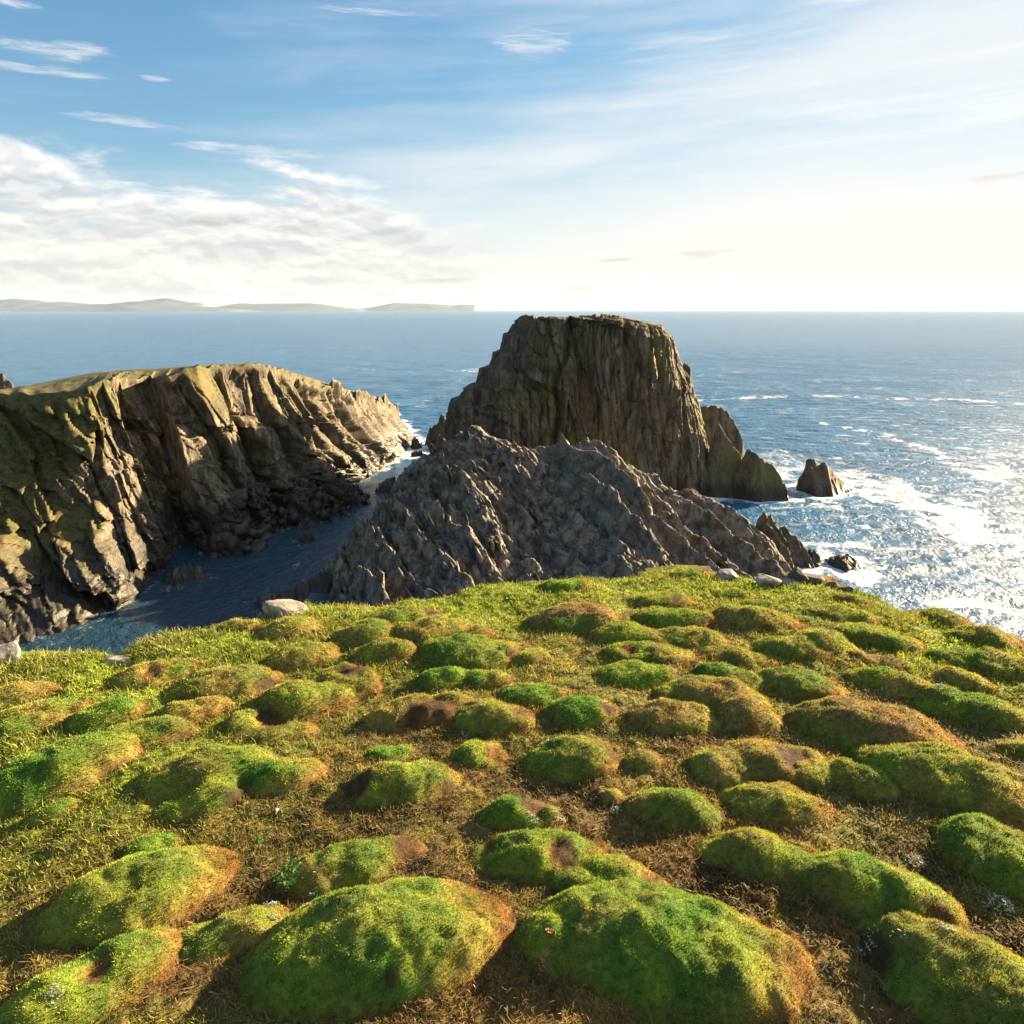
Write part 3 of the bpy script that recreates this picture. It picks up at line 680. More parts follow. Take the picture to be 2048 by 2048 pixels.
def build_headland():
    # columns: base (px, py) on the water; rim (px, py, D); back of the plateau (px, py, D); grassiness; talus
    cols = [
     ((-520, 1520), (-420, 812, 84), (-420, 800, 108), 1., .1),
     ((-260, 1400), (-230, 802, 88), (-230, 792, 112), 1., .1),
     ((70, 1306), (0, 789, 94), (0, 779, 120), .95, .25),
     ((130, 1290), (60, 787, 93), (60, 770, 122), .9, .2),
     ((195, 1256), (120, 782, 93), (120, 758, 126), .8, .15),
     ((262, 1222), (175, 772, 94), (190, 745, 128), .6, .1),
     ((338, 1146), (226, 757, 97), (250, 740, 128), .40, .0),
     ((352, 1112), (240, 757, 104), (270, 738, 128), .25, .0),
     ((385, 1092), (300, 755, 109), (310, 737, 130), .12, .0),
     ((430, 1124), (335, 750, 105), (345, 735, 130), .15, .5),
     ((500, 1114), (392, 736, 108), (395, 731, 130), .55, .75),
     ((545, 1094), (430, 732, 112), (432, 729, 128), .50, .8),
     ((560, 1066), (455, 730, 114), (457, 728, 128), .25, .8),
     ((640, 1056), (500, 729, 117), (502, 728, 128), .20, .9),
     ((705, 1039), (535, 733, 121), (538, 731, 130), .35, .9),
     ((747, 1008), (572, 742, 127), (574, 741, 134), .35, .8),
     ((718, 980), (612, 754, 135), (615, 753, 141), .30, .45),
     ((756, 952), (664, 772, 146), (668, 771, 152), .25, .3),
     ((808, 916), (722, 789, 162), (726, 788, 168), .15, .25),
     ((836, 888), (768, 798, 176), (772, 797, 182), .05, .2),
     ((822, 864), (788, 814, 187), (792, 813, 193), .0, .2),
     ((802, 842), (796, 836, 200), (800, 835, 204), .0, .0),
    ]
    B = np.array([at_height(*c[0], -.6) for c in cols]); Rm = np.array([at_depth(*c[1]) for c in cols]); K = np.array([at_depth(*c[2]) for c in cols])
    gr = np.array([c[3] for c in cols]); ta = np.array([c[4] for c in cols])
    # resample along the coast
    dist = np.concatenate([[0], np.cumsum(np.linalg.norm(np.diff((B + Rm) / 2, axis=0), axis=1))])
    n = 900; s = np.linspace(0, dist[-1], n)
    def ip(A): return np.stack([np.interp(s, dist, A[:, k]) for k in range(3)], -1)
    Bs, Rs, Ks = ip(B), ip(Rm), ip(K); gs = np.interp(s, dist, gr); ts = np.interp(s, dist, ta)
    nt = 300
    t = np.linspace(0, 1, nt)[:, None]
    # plan fraction vs height fraction: talus apron first, then a steep face, rounding at the rim
    f = t + 0 * s[None, :]
    ap = ts[None, :]
    zf = f * (1 - ap) + ap * np.where(f < .5, f * .50, .25 + (f - .5) * 1.5)
    pf = f * (1 - ap * .0)
    P = Bs[None] * (1 - pf[..., None]) + Rs[None] * pf[..., None]
    P[..., 2] = -.8 + (Rs[None, :, 2] + .8) * zf
    # outward direction
    out = Bs - Rs; out[:, 2] = 0; out /= np.linalg.norm(out, axis=1, keepdims=True)
    tang = np.gradient((Bs + Rs) / 2, axis=0); tang /= np.linalg.norm(tang, axis=1, keepdims=True)
    S2 = np.broadcast_to(s[None, :], f.shape); Zv = P[..., 2]
    env = np.sin(np.clip(f, 0, 1) * math.pi) ** .5 * sstep(1., .93, f)
    lean = S2 + .38 * Zv           # joints lean: tops to the left of feet
    lean = lean + .8 * fbm(S2 * .08, Zv * .08, 0, 3, 405)
    band = np.floor((Zv + 1.6 * fbm(S2 * .12, Zv * .1, 3, 3, 406) + .10 * S2) / 5.5)
    lean = lean + (h01(band, band * 0, band * 0, 407) - .5) * 3.4
    # saw-tooth buttresses: a long slab face, then a short return
    rough = 1 - np.exp(-((S2 - np.interp(400, [0, 1], [0, 1])) ** 2)) * 0
    w1 = 8.5; c1 = np.floor(lean / w1); fr1 = lean / w1 - c1
    amp1 = 1.1 + 2.8 * h01(c1, c1 * 0, c1 * 0, 411)
    tip = sstep(dist[14], dist[17], S2)
    saw1 = np.where(fr1 < .15, fr1 / .15, (1 - fr1) / .85)
    left = 1 - sstep(dist[5], dist[7], S2)
    rightness = sstep(dist[6], dist[9], S2)
    d = amp1 * (saw1 - .5) * (.25 + .9 * rightness)
    w2 = 2.6; l2 = lean * 1.0 + 1.3 * fbm(S2 * .2, Zv * .12, 3, 3, 412); c2 = np.floor(l2 / w2); fr2 = l2 / w2 - c2
    tip = sstep(dist[14], dist[17], S2)
    d = d + (.15 + 3.2 * tip) * h01(c2, c2 * 0, c2 * 0, 413) * np.where(fr2 < .22, fr2 / .22, (1 - fr2) / .78) * 1.1
    a1, cr1, h1 = facet(lean * .30, Zv * .13, S2 * 0, 421, 1.5, flat=True)
    a0, cr0, _ = facet(lean * .12 + 5, Zv * .07, S2 * 0, 415, 2.0, flat=True)
    d = d + (a0 - .5) * 3.4 - .7 * sstep(.10, 0, cr0) - .5 * sstep(.10, 0, cr1)
    d = d + (a1 - .5) * (1.1 + 2.0 * left)
    a2, cr2, h2 = facet(lean * .8, Zv * .42, S2 * 0, 431, 1.5, flat=True)
    d = d - .22 * sstep(.10, 0, cr2)
    slab = rightness * (1 - tip)
    low = sstep(.42, .25, zf) * np.maximum(ap, .35)
    d = d + (a2 - .5) * (.45 - .25 * slab + 1.3 * low + .5 * left)
    d = d + 2.6 * fbm(S2 * .14, Zv * .14, 2, 4, 441) * (left * 1.0 + .25) + low * 2.4 * ridged(S2 * .16, Zv * .3, 4, 4, 442)
    a3, _, _ = facet(lean * 2.2, Zv * 1.6, S2 * 0, 451, 1.3, flat=True)
    d = d + (a3 - .5) * (.18 - .12 * slab + .8 * low)
    d = d + (h01(c1, band, band * 0, 456) - .5) * 1.9 * slab
    gl = h01(c1, band, c1 * 0, 455)
    d = d - (.8 + 2.6 * gl) * np.exp(-((fr1 - .04) / .055) ** 2) * slab
    d = d - 1.6 - 1.8 * sstep(dist[13], dist[16], S2)
    P = P + out[None] * (d * env)[..., None]
    P[..., 2] += low * env * 1.6 * (facet(P[..., 0] * .55, P[..., 1] * .55, S2 * 0, 461, 1.0, flat=True)[0] - .5)
    # jagged rim towards the tip
    rimj = tip * (3.0 * (facet(S2 * .20, Zv * 0 + .5, 0, 471, .8, flat=True)[0] - .55) + 1.1 * (facet(S2 * .6, Zv * 0 + .5, 0, 474, 1.2, flat=True)[0] - .5)) + (vn(s * .9, 0, 0, 472) * .28)[None, :] * (1 - tip)
    P[..., 2] += rimj * sstep(.6, 1., f)
    P += tang[None] * (.8 * fbm(S2 * .3, Zv * .3, 8, 3, 473) * env)[..., None]
    # plateau and far side
    m2 = 36; u = np.linspace(0, 1, m2 + 1)[1:, None]
    Q = P[-1][None] * (1 - u[..., None]) + Ks[None] * u[..., None]
    Q[..., 2] += (.6 * fbm(Q[..., 0] * .25, Q[..., 1] * .25, 0, 5, 481, .6)) * np.sin(u * math.pi)
    m3 = 14; u3 = np.linspace(0, 1, m3 + 1)[1:, None]
    W = np.broadcast_to(Ks[None], (m3,) + Ks.shape).copy()
    W -= out[None] * (u3 * 7)[..., None]; W[..., 2] = Ks[None, :, 2] * (1 - u3) - 2 * u3
    allP = np.concatenate([P, Q, W])
    G = np.concatenate([np.clip(gs[None] * 1. - .05 + .75 * (sstep(.5, .95, zf) - .45) + .25 * fbm(S2 * .12, Zv * .12, 9, 4, 482), 0, 1) * sstep(.12, .4, zf + .12 * left),
                        np.ones(Q.shape[:2]) * np.clip(.75 + gs[None] * .5, 0, 1) * (1 - .8 * sstep(dist[16], dist[18], s))[None], np.zeros(W.shape[:2])])
    V = allP.reshape(-1, 3)
    o = mesh_np('headland', V, [grid_faces(*allP.shape[:2])], MAT_CLIFF, np.stack([G.ravel()] * 3, -1), smooth=False)
    tag(o, kind='structure'); note_water(V)
    # fallen blocks along the foot
    g = np.random.default_rng(31); n = 3000
    col_ = np.minimum((g.random(n) * .98 * 899).astype(int), 899)
    wgt = g.random(n) < (.06 + .94 * ts[col_]) * (s[col_] < dist[18]) * (s[col_] > dist[6]); col_ = col_[wgt]; n = len(col_)
    row = (np.abs(g.normal(size=n)) * .16 * (.5 + ts[col_]) * nt).astype(int).clip(2, int(.5 * nt))
    base = P[row, col_]; sz = (.22 + g.gamma(1.3, .36, n)) * (1 - .45 * (s[col_] > dist[14]))
    M = g.normal(size=(n, 3, 3)); Qm = np.linalg.qr(M)[0]
    Vs = []
    for (a, b, c) in ((-1, -1, -1), (1, -1, -1), (1, 1, -1), (-1, 1, -1), (-1, -1, 1), (1, -1, 1), (1, 1, 1), (-1, 1, 1)):
        v = np.stack([a * g.uniform(.5, 1, n) * 1.25, b * g.uniform(.5, 1, n), c * g.uniform(.2, .8, n)], 1) * sz[:, None] * .62
        Vs.append(base + np.einsum('nij,nj->ni', Qm, v) + [0, 0, .1])
    Vs = np.stack(Vs, 1).reshape(-1, 3); b = np.arange(n)[:, None] * 8
    Fs = np.concatenate([b + np.array(q) for q in ((0, 3, 2, 1), (4, 5, 6, 7), (0, 1, 5, 4), (1, 2, 6, 5), (2, 3, 7, 6), (3, 0, 4, 7))])
    t = mesh_np('fallen_block', Vs, [Fs], MAT_BLOCK, parent=o, smooth=False); t['kind'] = 'stuff'
build_headland()

def build_stack():
    D = 136.
    rows = [(632, 1062, 1215), (636, 1050, 1250), (644, 1041, 1290), (652, 1039, 1326), (666, 1031, 1334), (669, 1020, 1344), (690, 1015, 1352), (702, 1013, 1356), (706, 998, 1358), (733, 989, 1364), (738, 969, 1367), (768, 962, 1380), (775, 936, 1384), (798, 928, 1392), (806, 901, 1396), (830, 894, 1406), (862, 892, 1412), (900, 891, 1420), (950, 890, 1430), (1010, 889, 1436), (1040, 888, 1438)]
    zz, xl, xr = [], [], []
    for py, l, r_ in rows[::-1]:
        p = at_depth(l, py, D); q = at_depth(r_, py, D); zz.append(p[2]); xl.append(p[0]); xr.append(q[0])
    zz[0] = -2.5
    nz, na = 420, 1000
    zt = np.linspace(-2.5, zz[-1], nz)
    L, Rr = np.interp(zt, zz, xl), np.interp(zt, zz, xr)
    cx, ax = (L + Rr) / 2, (Rr - L) / 2
    ph = np.linspace(0, 2 * math.pi, na, endpoint=False)
    PH, ZT = np.meshgrid(ph, zt); CX = cx[:, None]; AX = ax[:, None]
    fz = np.clip(ZT / zz[-1], 0, 1)
    BX = 14.5 - 3.5 * fz + 0 * PH                       # half depth
    e = 2.9
    c, s = np.cos(PH), np.sin(PH)
    r = (np.abs(c) ** e + np.abs(s) ** e) ** (-1 / e)
    X = CX + AX * c * r; Y = D + 5.0 + BX * s * r - 3.0 * (1 - fz) * (s < 0)
    nx_, ny_ = np.sign(c) * np.abs(c * r) ** (e - 1) / AX, np.sign(s) * np.abs(s * r) ** (e - 1) / BX
    nl = np.hypot(nx_, ny_); nx_, ny_ = nx_ / nl, ny_ / nl
    q = X * 1.0 + 1.0 * (Y - D) * np.sign(nx_) * np.abs(nx_)
    q = q + 1.0 * fbm(X * .12, ZT * .08, 1, 3, 500)
    right = sstep(-2, 10, X)
    d = 1.5 * ridged(q * .16, ZT * .018, Y * .03, 3, 501) + 1.0 * fbm(q * .22, ZT * .03, 2, 3, 502)
    d += 2.0 * (facet(q * .20, ZT * .045, q * 0, 511, 1.1, flat=True)[0] - .5)
    d += .85 * (facet(q * .62 + .1 * ZT, ZT * .13, q * 0, 521, 1.1, flat=True)[0] - .5) * (1.15 - .55 * right)
    d += .5 * (facet(q * 1.7 + .25 * ZT, ZT * .45, q * 0, 531, 1.3, flat=True)[0] - .5) * (1.1 - .6 * right)
    d += .28 * fbm(q * 2.2, ZT * .22, 4, 4, 532) + .20 * (facet(q * 3.2, ZT * 1.2, q * 0, 533, 1.3, flat=True)[0] - .5)
    # one deep cleft left of the middle of the top, and joints at the right
    for x0, w, dep, le in ((at_depth(1128, 640, D)[0], .5, 2.2, .10), (at_depth(1240, 640, D)[0], .6, 1.0, -.05), (at_depth(1300, 640, D)[0], .5, 1.1, -.12)):
        d -= dep * np.exp(-((X - x0 + (32 - ZT) * le + .8 * vn(ZT * .2, x0, 0, 540)) / w) ** 2) * sstep(3, 12, ZT)
    # the sides stay on the silhouette
    cq = q + .9 * fbm(q * .1, ZT * .05, 2, 3, 571) + .05 * ZT; k1 = np.floor(cq / 2.4); fq = cq / 2.4 - k1
    d += (.5 + 1.3 * right) * (h01(k1, k1 * 0, np.floor(ZT / 14 + 3 * h01(k1, k1 * 0, k1 * 0, 573)), 572) - .5) - .5 * np.exp(-(np.minimum(fq, 1 - fq) / .05) ** 2)
    ca = facet(q * .30, ZT * .07, q * 0, 575, 1., flat=True)[1]; d -= .6 * sstep(.08, 0, ca)
    d += 1.5 * (facet(q * .42, ZT * .028 + q * .05, q * 0, 561, .9, flat=True)[0] - .5)
    d = d * (1 - .45 * np.abs(nx_)) - .8 + .6 * (nx_ > .2) + .5 * (nx_ < -.4)
    X2, Y2 = X + nx_ * d, Y + ny_ * d
    Z2 = ZT.copy(); Z2[-1] += 0
    V = np.stack([X2, Y2, Z2], -1)
    # cap
    m = 40; k = np.linspace(1, 0.01, m + 1)[1:, None]
    ctr = np.array([cx[-1], D + 5.0])
    CXX = ctr[0] + (X2[-1][None] - ctr[0]) * k; CYY = ctr[1] + (Y2[-1][None] - ctr[1]) * k
    CZ = zt[-1] - .5 + .5 * (facet(CXX * .5, CYY * .5, CXX * 0, 551, 1.0, flat=True)[0] - .5) * sstep(1, .9, k) + .3 * fbm(CXX * .8, CYY * .8, 0, 4, 552) * sstep(1, .9, k)
    # broken top rim
    V[:, :, 2] += (-.35 + 1.1 * (facet(V[-1, :, 0] * .35, V[-1, :, 1] * .5, V[-1, :, 0] * 0, 553, 1., flat=True)[0] - .6))[None] * sstep(.86, 1., fz[:, :1])
    allP = np.concatenate([V, np.stack([CXX, CYY, CZ], -1)]).reshape(-1, 3)
    o = mesh_np('sea_stack', allP, [grid_faces(nz + m, na, wrap=True)], MAT_STACK, smooth=False)
    tag(o, 'massive steep-sided brown sea stack with a flat top beyond the jagged grey ridge', 'sea stack')
    note_water(allP)
    return o
stack = build_stack()

def crag(name, crest, fs, bs, mat, cell=1.2, amp=.9, seed=600, strike=(.6, -.8), label=None, cat='rock', parent=None, group=None, step=None, zmin=-2.0, warp=.5, facets=True):
    """a rock ridge: crest given as photograph pixels with distance; fs/bs are front and back slopes"""
    A = np.array([at_depth(*c) for c in crest]); A = A[np.argsort(A[:, 0])]
    hmax = A[:, 2].max(); w = A[-1, 0] - A[0, 0]
    df = (hmax + 2.5) / fs + amp * 2; db = (hmax + 2.5) / bs + amp * 2
    x0, x1 = A[0, 0] - amp * 2 - 1, A[-1, 0] + amp * 2 + 1; y0, y1 = A[:, 1].min() - df, A[:, 1].max() + db
    st = step or max(.09, min(w, 40) / 260)
    nx, ny = int((x1 - x0) / st) + 2, int((y1 - y0) / st) + 2
    X, Y = np.meshgrid(np.linspace(x0, x1, nx), np.linspace(y0, y1, ny))
    wx = X + warp * cell * fbm(X / cell * .5, Y / cell * .5, 0, 3, seed)
    zc, yc = np.interp(wx, A[:, 0], A[:, 2]), np.interp(wx, A[:, 0], A[:, 1])
    zc = np.where(X < A[0, 0], A[0, 2] - (A[0, 0] - X) * 3, np.where(X > A[-1, 0], A[-1, 2] - (X - A[-1, 0]) * 3, zc))
    dy = Y - yc
    Z = zc - np.where(dy < 0, -dy * fs, dy * bs)
    sx, sy = strike; nl = math.hypot(sx, sy); sx, sy = sx / nl, sy / nl
    al = X * sx + Y * sy; ac = X * sy * -1 + Y * sx
    d = 0
    if facets:
        d = amp * 1.5 * (facet(ac / cell, al / cell * .35, X * 0, seed + 1, 1.5, flat=True)[0] - .62) + amp * .8 * (facet(ac / cell * 2.3, al / cell * .9, X * 0, seed + 11, 1.6, flat=True)[0] - .5) + amp * .3 * (facet(ac / cell * 5, al / cell * 2.5, X * 0, seed + 21, 1.6, flat=True)[0] - .5)
    Z = Z + d
    keep = (Z > zmin).ravel()
    F = grid_faces(ny, nx, keep); V = np.stack([X, Y, np.maximum(Z, zmin - .5)], -1).reshape(-1, 3)
    V, F = compact(V, F)
    o = mesh_np(name, V, [F], mat, parent=parent, smooth=False)
    if label: tag(o, label, cat, group)
    note_water(V)
    return o

crag('leaning_slab', [(1396, 818, 150), (1430, 806, 150), (1470, 840, 150), (1486, 885, 149), (1492, 930, 149)], 3.2, 2.5, MAT_STACK, 1.6, .4, 610, (.2, -1), parent=stack)
crag('leaning_slab', [(1412, 930, 131), (1422, 880, 132), (1438, 848, 133), (1462, 880, 132), (1487, 908, 131), (1500, 940, 130), (1506, 1000, 128)], 2.6, 2.5, MAT_STACK, 1.6, .35, 620, (.75, -.65), parent=stack)
crag('leaning_slab', [(1470, 960, 129), (1482, 925, 129), (1497, 899, 129), (1520, 912, 128), (1545, 930, 128), (1562, 952, 127), (1580, 984, 126), (1584, 1000, 126)], 2.3, 2.5, MAT_STACK, 1.5, .35, 630, (.7, -.7), parent=stack)
crag('pinnacle', [(1335, 800, 137), (1352, 760, 137), (1364, 732, 137), (1375, 723, 137), (1384, 730, 137), (1389, 765, 137), (1396, 800, 137)], 5, 5, MAT_STACK, .9, .4, 640, (.1, -1), parent=stack, zmin=12)
crag('top_stone', [(1180, 634, 134), (1186, 627, 134), (1191, 626, 134), (1196, 634, 134)], 4, 4, MAT_STACK, .4, .25, 645, parent=stack, zmin=30.2)
crag('top_stone', [(1199, 633, 133), (1203, 627, 133), (1207, 633, 133)], 4, 4, MAT_STACK, .4, .2, 646, parent=stack, zmin=30.2)
crag('top_stone', [(1212, 634, 133), (1220, 628, 133), (1232, 630, 133), (1244, 635, 133)], 3, 3, MAT_STACK, .4, .25, 647, parent=stack, zmin=30.2)
# low shoulder at the stack's left foot
crag('shoulder', [(893, 880, 146), (897, 830, 146), (925, 795, 146), (960, 770, 146), (1000, 760, 146)], 3.5, 3, MAT_STACK, 2., 1., 648, (.1, -1), parent=stack)

def build_ridge():
    crest = [(520, 1205, 79), (575, 1180, 82), (632, 1150, 86), (695, 1108, 92), (722, 1036, 97), (762, 1000, 100), (812, 933, 104), (848, 912, 106), (885, 895, 107), (922, 875, 108), (962, 853, 110), (1004, 869, 109), (1030, 884, 108), (1070, 890, 107), (1110, 899, 106), (1137, 895, 105), (1190, 890, 104), (1216, 899, 103), (1274, 946, 101), (1301, 962, 100), (1354, 983, 99), (1428, 1015, 97), (1460, 1029, 96), (1508, 1058, 95), (1560, 1118, 93), (1580, 1140, 92)]
    A = np.array([at_depth(*c) for c in crest])
    st = .105
    x0, x1, y0, y1 = -34., 42., 50., 128.
    nx, ny = int((x1 - x0) / st), int((y1 - y0) / st)
    X, Y = np.meshgrid(np.linspace(x0, x1, nx), np.linspace(y0, y1, ny))
    wx = X + .8 * fbm(X * .35, Y * .35, 0, 3, 700)
    zc, yc = np.interp(wx, A[:, 0], A[:, 2]), np.interp(wx, A[:, 0], A[:, 1])
    dy = Y - yc
    fsl = np.interp(X, [-24, -8, 8, 30], [.22, .25, .27, .20])
    Z = zc - np.where(dy < 0, -dy * fsl, dy * .9)
    # the left and right flanks fall to the water
    xl = np.interp(Y, [50, 79, 82, 92, 100, 110], [-31, -28.5, -25.5, -20.2, -17.8, -11.5])
    Z = Z + .5 * sstep(-13, -21, X) * sstep(93, 86, Y)
    xl = xl - .3 * sstep(94, 86, Y)
    Z = np.where(X < xl, np.minimum(Z, (X - xl) * 1.4 + 0.0), Z)
    Z += 1.4 * fbm(X * .12, Y * .12, 0, 3, 701) * sstep(0, 3, Z)
    # strata: fins running down to the right, standing on edge
    sx, sy = .45, -.893
    al = X * sx + Y * sy; ac = -X * sy + Y * sx
    ac = ac + 1.3 * fbm(X * .11, Y * .11, 3, 3, 702)
    al = al + 1.1 * fbm(X * .2, Y * .2, 6, 3, 703)
    leftb = sstep(8, -12, X)
    d = 0
    c1 = np.floor(ac / 4.2); f1 = ac / 4.2 - c1
    d = d + (1.0 + 2.3 * h01(c1, c1 * 0, c1 * 0, 711)) * np.where(f1 < .72, f1 / .72, (1 - f1) / .28) * (1.2 - .3 * leftb)
    for (w, ln, am, sd) in ((2.1, 9.5, 1.15, 721), (.85, 4.5, .55, 731), (.36, 1.8, .22, 741)):
        aw = ac + .35 * w * fbm(X / w * .35, Y / w * .35, sd, 2, sd + 5)
        k = np.floor(aw / w); fa = aw / w - k
        jl = al / ln + 7.3 * h01(k, k * 0, k * 0, sd); j = np.floor(jl); fj = jl - j
        hh = h01(k, j, k * 0, sd + 1)
        top = hh + .55 * (h01(k, j, k * 0, sd + 2) - .5) * (fj - .5) * 2 + .5 * (h01(k, j, k * 0, sd + 3) - .2) * (.5 - fa)
        d = d + am * (1 + .35 * leftb) * (top - .5) - .30 * am * np.exp(-(np.minimum(fa, 1 - fa) / .10) ** 2) - .35 * am * np.exp(-(np.minimum(fj, 1 - fj) * ln / w / .10) ** 2)
    a2, cr2, _ = facet(ac / 1.1, al / 1.6, X * 0, 751, 1.6, flat=True)
    d = d + (a2 - .5) * .35
    d = d * (.42 + .58 * sstep(0, 9, -dy)) + .4 * (1 - sstep(0, 9, -dy))
    Z = Z + (d - .9) * sstep(-1.5, 2.5, Z + .5)
    keep = (Z > -1.2).ravel()
    F = grid_faces(ny, nx, keep); V = np.stack([X, Y, Z], -1).reshape(-1, 3)
    V, F = compact(V, F)
    o = mesh_np('rock_ridge', V, [F], MAT_RIDGE, smooth=False)
    tag(o, 'long jagged grey rock ridge of upturned slabs between the grassy edge and the sea stack', 'rock ridge')
    note_water(V)
    # broken upright slabs bristling from the ridge
    g = np.random.default_rng(77)
    z1 = Z.ravel(); ok = np.where((z1 > 1.0) & ((Y - yc).ravel() < 1.5) & (Y.ravel() > 62))[0]
    pick = g.choice(ok, 1000); px, py, pz = X.ravel()[pick], Y.ravel()[pick], z1[pick]
    lb = sstep(10, -10, px)
    n = len(pick)
    Lg = .4 + g.gamma(3, .36, n) * (1 + .3 * lb); Th = g.uniform(.10, .38, n); Hh = (.25 + g.gamma(2.2, .24, n)) * (.45 + .85 * lb)
    ang = math.atan2(sy, sx) + g.normal(size=n) * .14
    dx = np.stack([np.cos(ang), np.sin(ang), -.35 + g.normal(size=n) * .2], 1); dx /= np.linalg.norm(dx, axis=1, keepdims=True)
    up = np.stack([-.22 + g.normal(size=n) * .22, -.10 + g.normal(size=n) * .18, np.ones(n)], 1)
    dyv = np.cross(up, dx); dyv /= np.linalg.norm(dyv, axis=1, keepdims=True)
    up = np.cross(dx, dyv)
    ctr = np.stack([px, py, pz - .25], 1)
    Vs = []
    for (a, b, c) in ((-1, -1, -1), (1, -1, -1), (1, 1, -1), (-1, 1, -1), (-1, -1, 1), (1, -1, 1), (1, 1, 1), (-1, 1, 1)):
        k = (1 if c < 0 else g.uniform(.25, .95, n))
        Vs.append(ctr + dx * (a * Lg * .5 * k)[:, None] + dyv * (b * Th * .5 * (1 if c < 0 else .7))[:, None] + up * ((-.5 if c < 0 else g.uniform(.45, 1.1, n)) * Hh)[:, None])
    Vs = np.stack(Vs, 1).reshape(-1, 3); b = np.arange(n)[:, None] * 8
    Fs = np.concatenate([b + np.array(q) for q in ((0, 3, 2, 1), (4, 5, 6, 7), (0, 1, 5, 4), (1, 2, 6, 5), (2, 3, 7, 6), (3, 0, 4, 7))])
    t = mesh_np('broken_slab', Vs, [Fs], MAT_RIDGE, parent=o, smooth=False); t['kind'] = 'stuff'
build_ridge()

SK = 'sea_rock'
crag(SK, [(1506, 1075, 94), (1516, 1050, 94), (1529, 1028, 94), (1545, 1036, 94), (1561, 1049, 93.5), (1592, 1073, 93), (1615, 1094, 92.5), (1640, 1122, 92)], 1.1, 1.6, MAT_SKERRY, 1., .6, 650, (.7, -.7), 'blunt dark rock at the seaward end of the grey ridge, surf at its foot')
crag(SK, [(1605, 975, 134), (1608, 944, 134), (1613, 918, 134), (1617, 914, 134), (1624, 917, 134), (1631, 922, 134), (1640, 928, 134), (1645, 924, 134), (1652, 921, 134), (1662, 934, 134), (1674, 948, 134), (1690, 964, 134), (1702, 974, 134)], 1.2, 1.5, MAT_SKERRY, 1.3, .2, 660, (.2, -1), 'lone two-pointed dark rock in open water right of the sea stack')
crag(SK, [(862, 852, 182), (870, 845, 182), (884, 829, 182), (895, 836, 182), (905, 834, 182), (914, 866, 182), (918, 884, 182)], 1.6, 1.6, MAT_SKERRY, 1.6, .9, 670, (.2, -1), 'dark humped rock at the left foot of the sea stack', step=.15)
crag(SK, [(822, 884, 178), (828, 872, 178), (836, 875, 178), (842, 888, 178)], 1.2, 1.2, MAT_SKERRY, .9, .5, 675, (.2, -1), 'small low rock in the channel off the headland tip, the farther one')
crag(SK, [(824, 908, 168), (832, 898, 168), (844, 901, 168), (850, 910, 168)], 1.2, 1.2, MAT_SKERRY, .9, .5, 677, (.2, -1), 'small low rock in the channel off the headland tip, the nearer one')
crag(SK, [(766, 817, 238), (776, 808, 238), (790, 806, 238), (796, 816, 238)], 1.2, 1.2, MAT_SKERRY, 1.2, .6, 680, (.2, -1), 'low skerry in the open sea beyond the headland tip', step=.2)
crag(SK, [(752, 980, 133), (762, 966, 134), (776, 957, 135), (794, 954, 135), (806, 966, 135)], 1.2, 1.4, MAT_SKERRY, 1.2, .5, 685, (.3, -1), 'broad dark rock choking the narrow inlet left of the grey ridge', step=.12)
crag(SK, [(336, 1150, 87), (352, 1136, 87), (376, 1130, 87.5), (398, 1138, 88), (412, 1156, 87)], .6, .9, MAT_SKERRY, .8, .45, 690, (.3, -1), 'dark half-drowned rock in the inlet below the headland cliff')
crag(SK, [(598, 1076, 103), (608, 1062, 103), (618, 1058, 103), (627, 1074, 103)], 1.1, 1.1, MAT_SKERRY, .6, .35, 692, (.3, -1), 'small dark rock poking up in the middle of the inlet')
crag(SK, [(1660, 1117, 93), (1680, 1110, 93), (1700, 1112, 93), (1712, 1118, 93)], .3, .5, MAT_SKERRY, .8, .3, 694, (.3, -1), 'flat wash rock in the surf right of the ridge end')
crag(SK, [(-60, 800, 205), (-30, 752, 205), (-5, 742, 205), (8, 752, 205), (18, 768, 205), (30, 775, 205), (40, 800, 205)], 2, 2, MAT_SKERRY, 2.2, 1.2, 696, (.2, -1), 'dark rock top showing beyond the headland plateau at the left edge', step=.2)

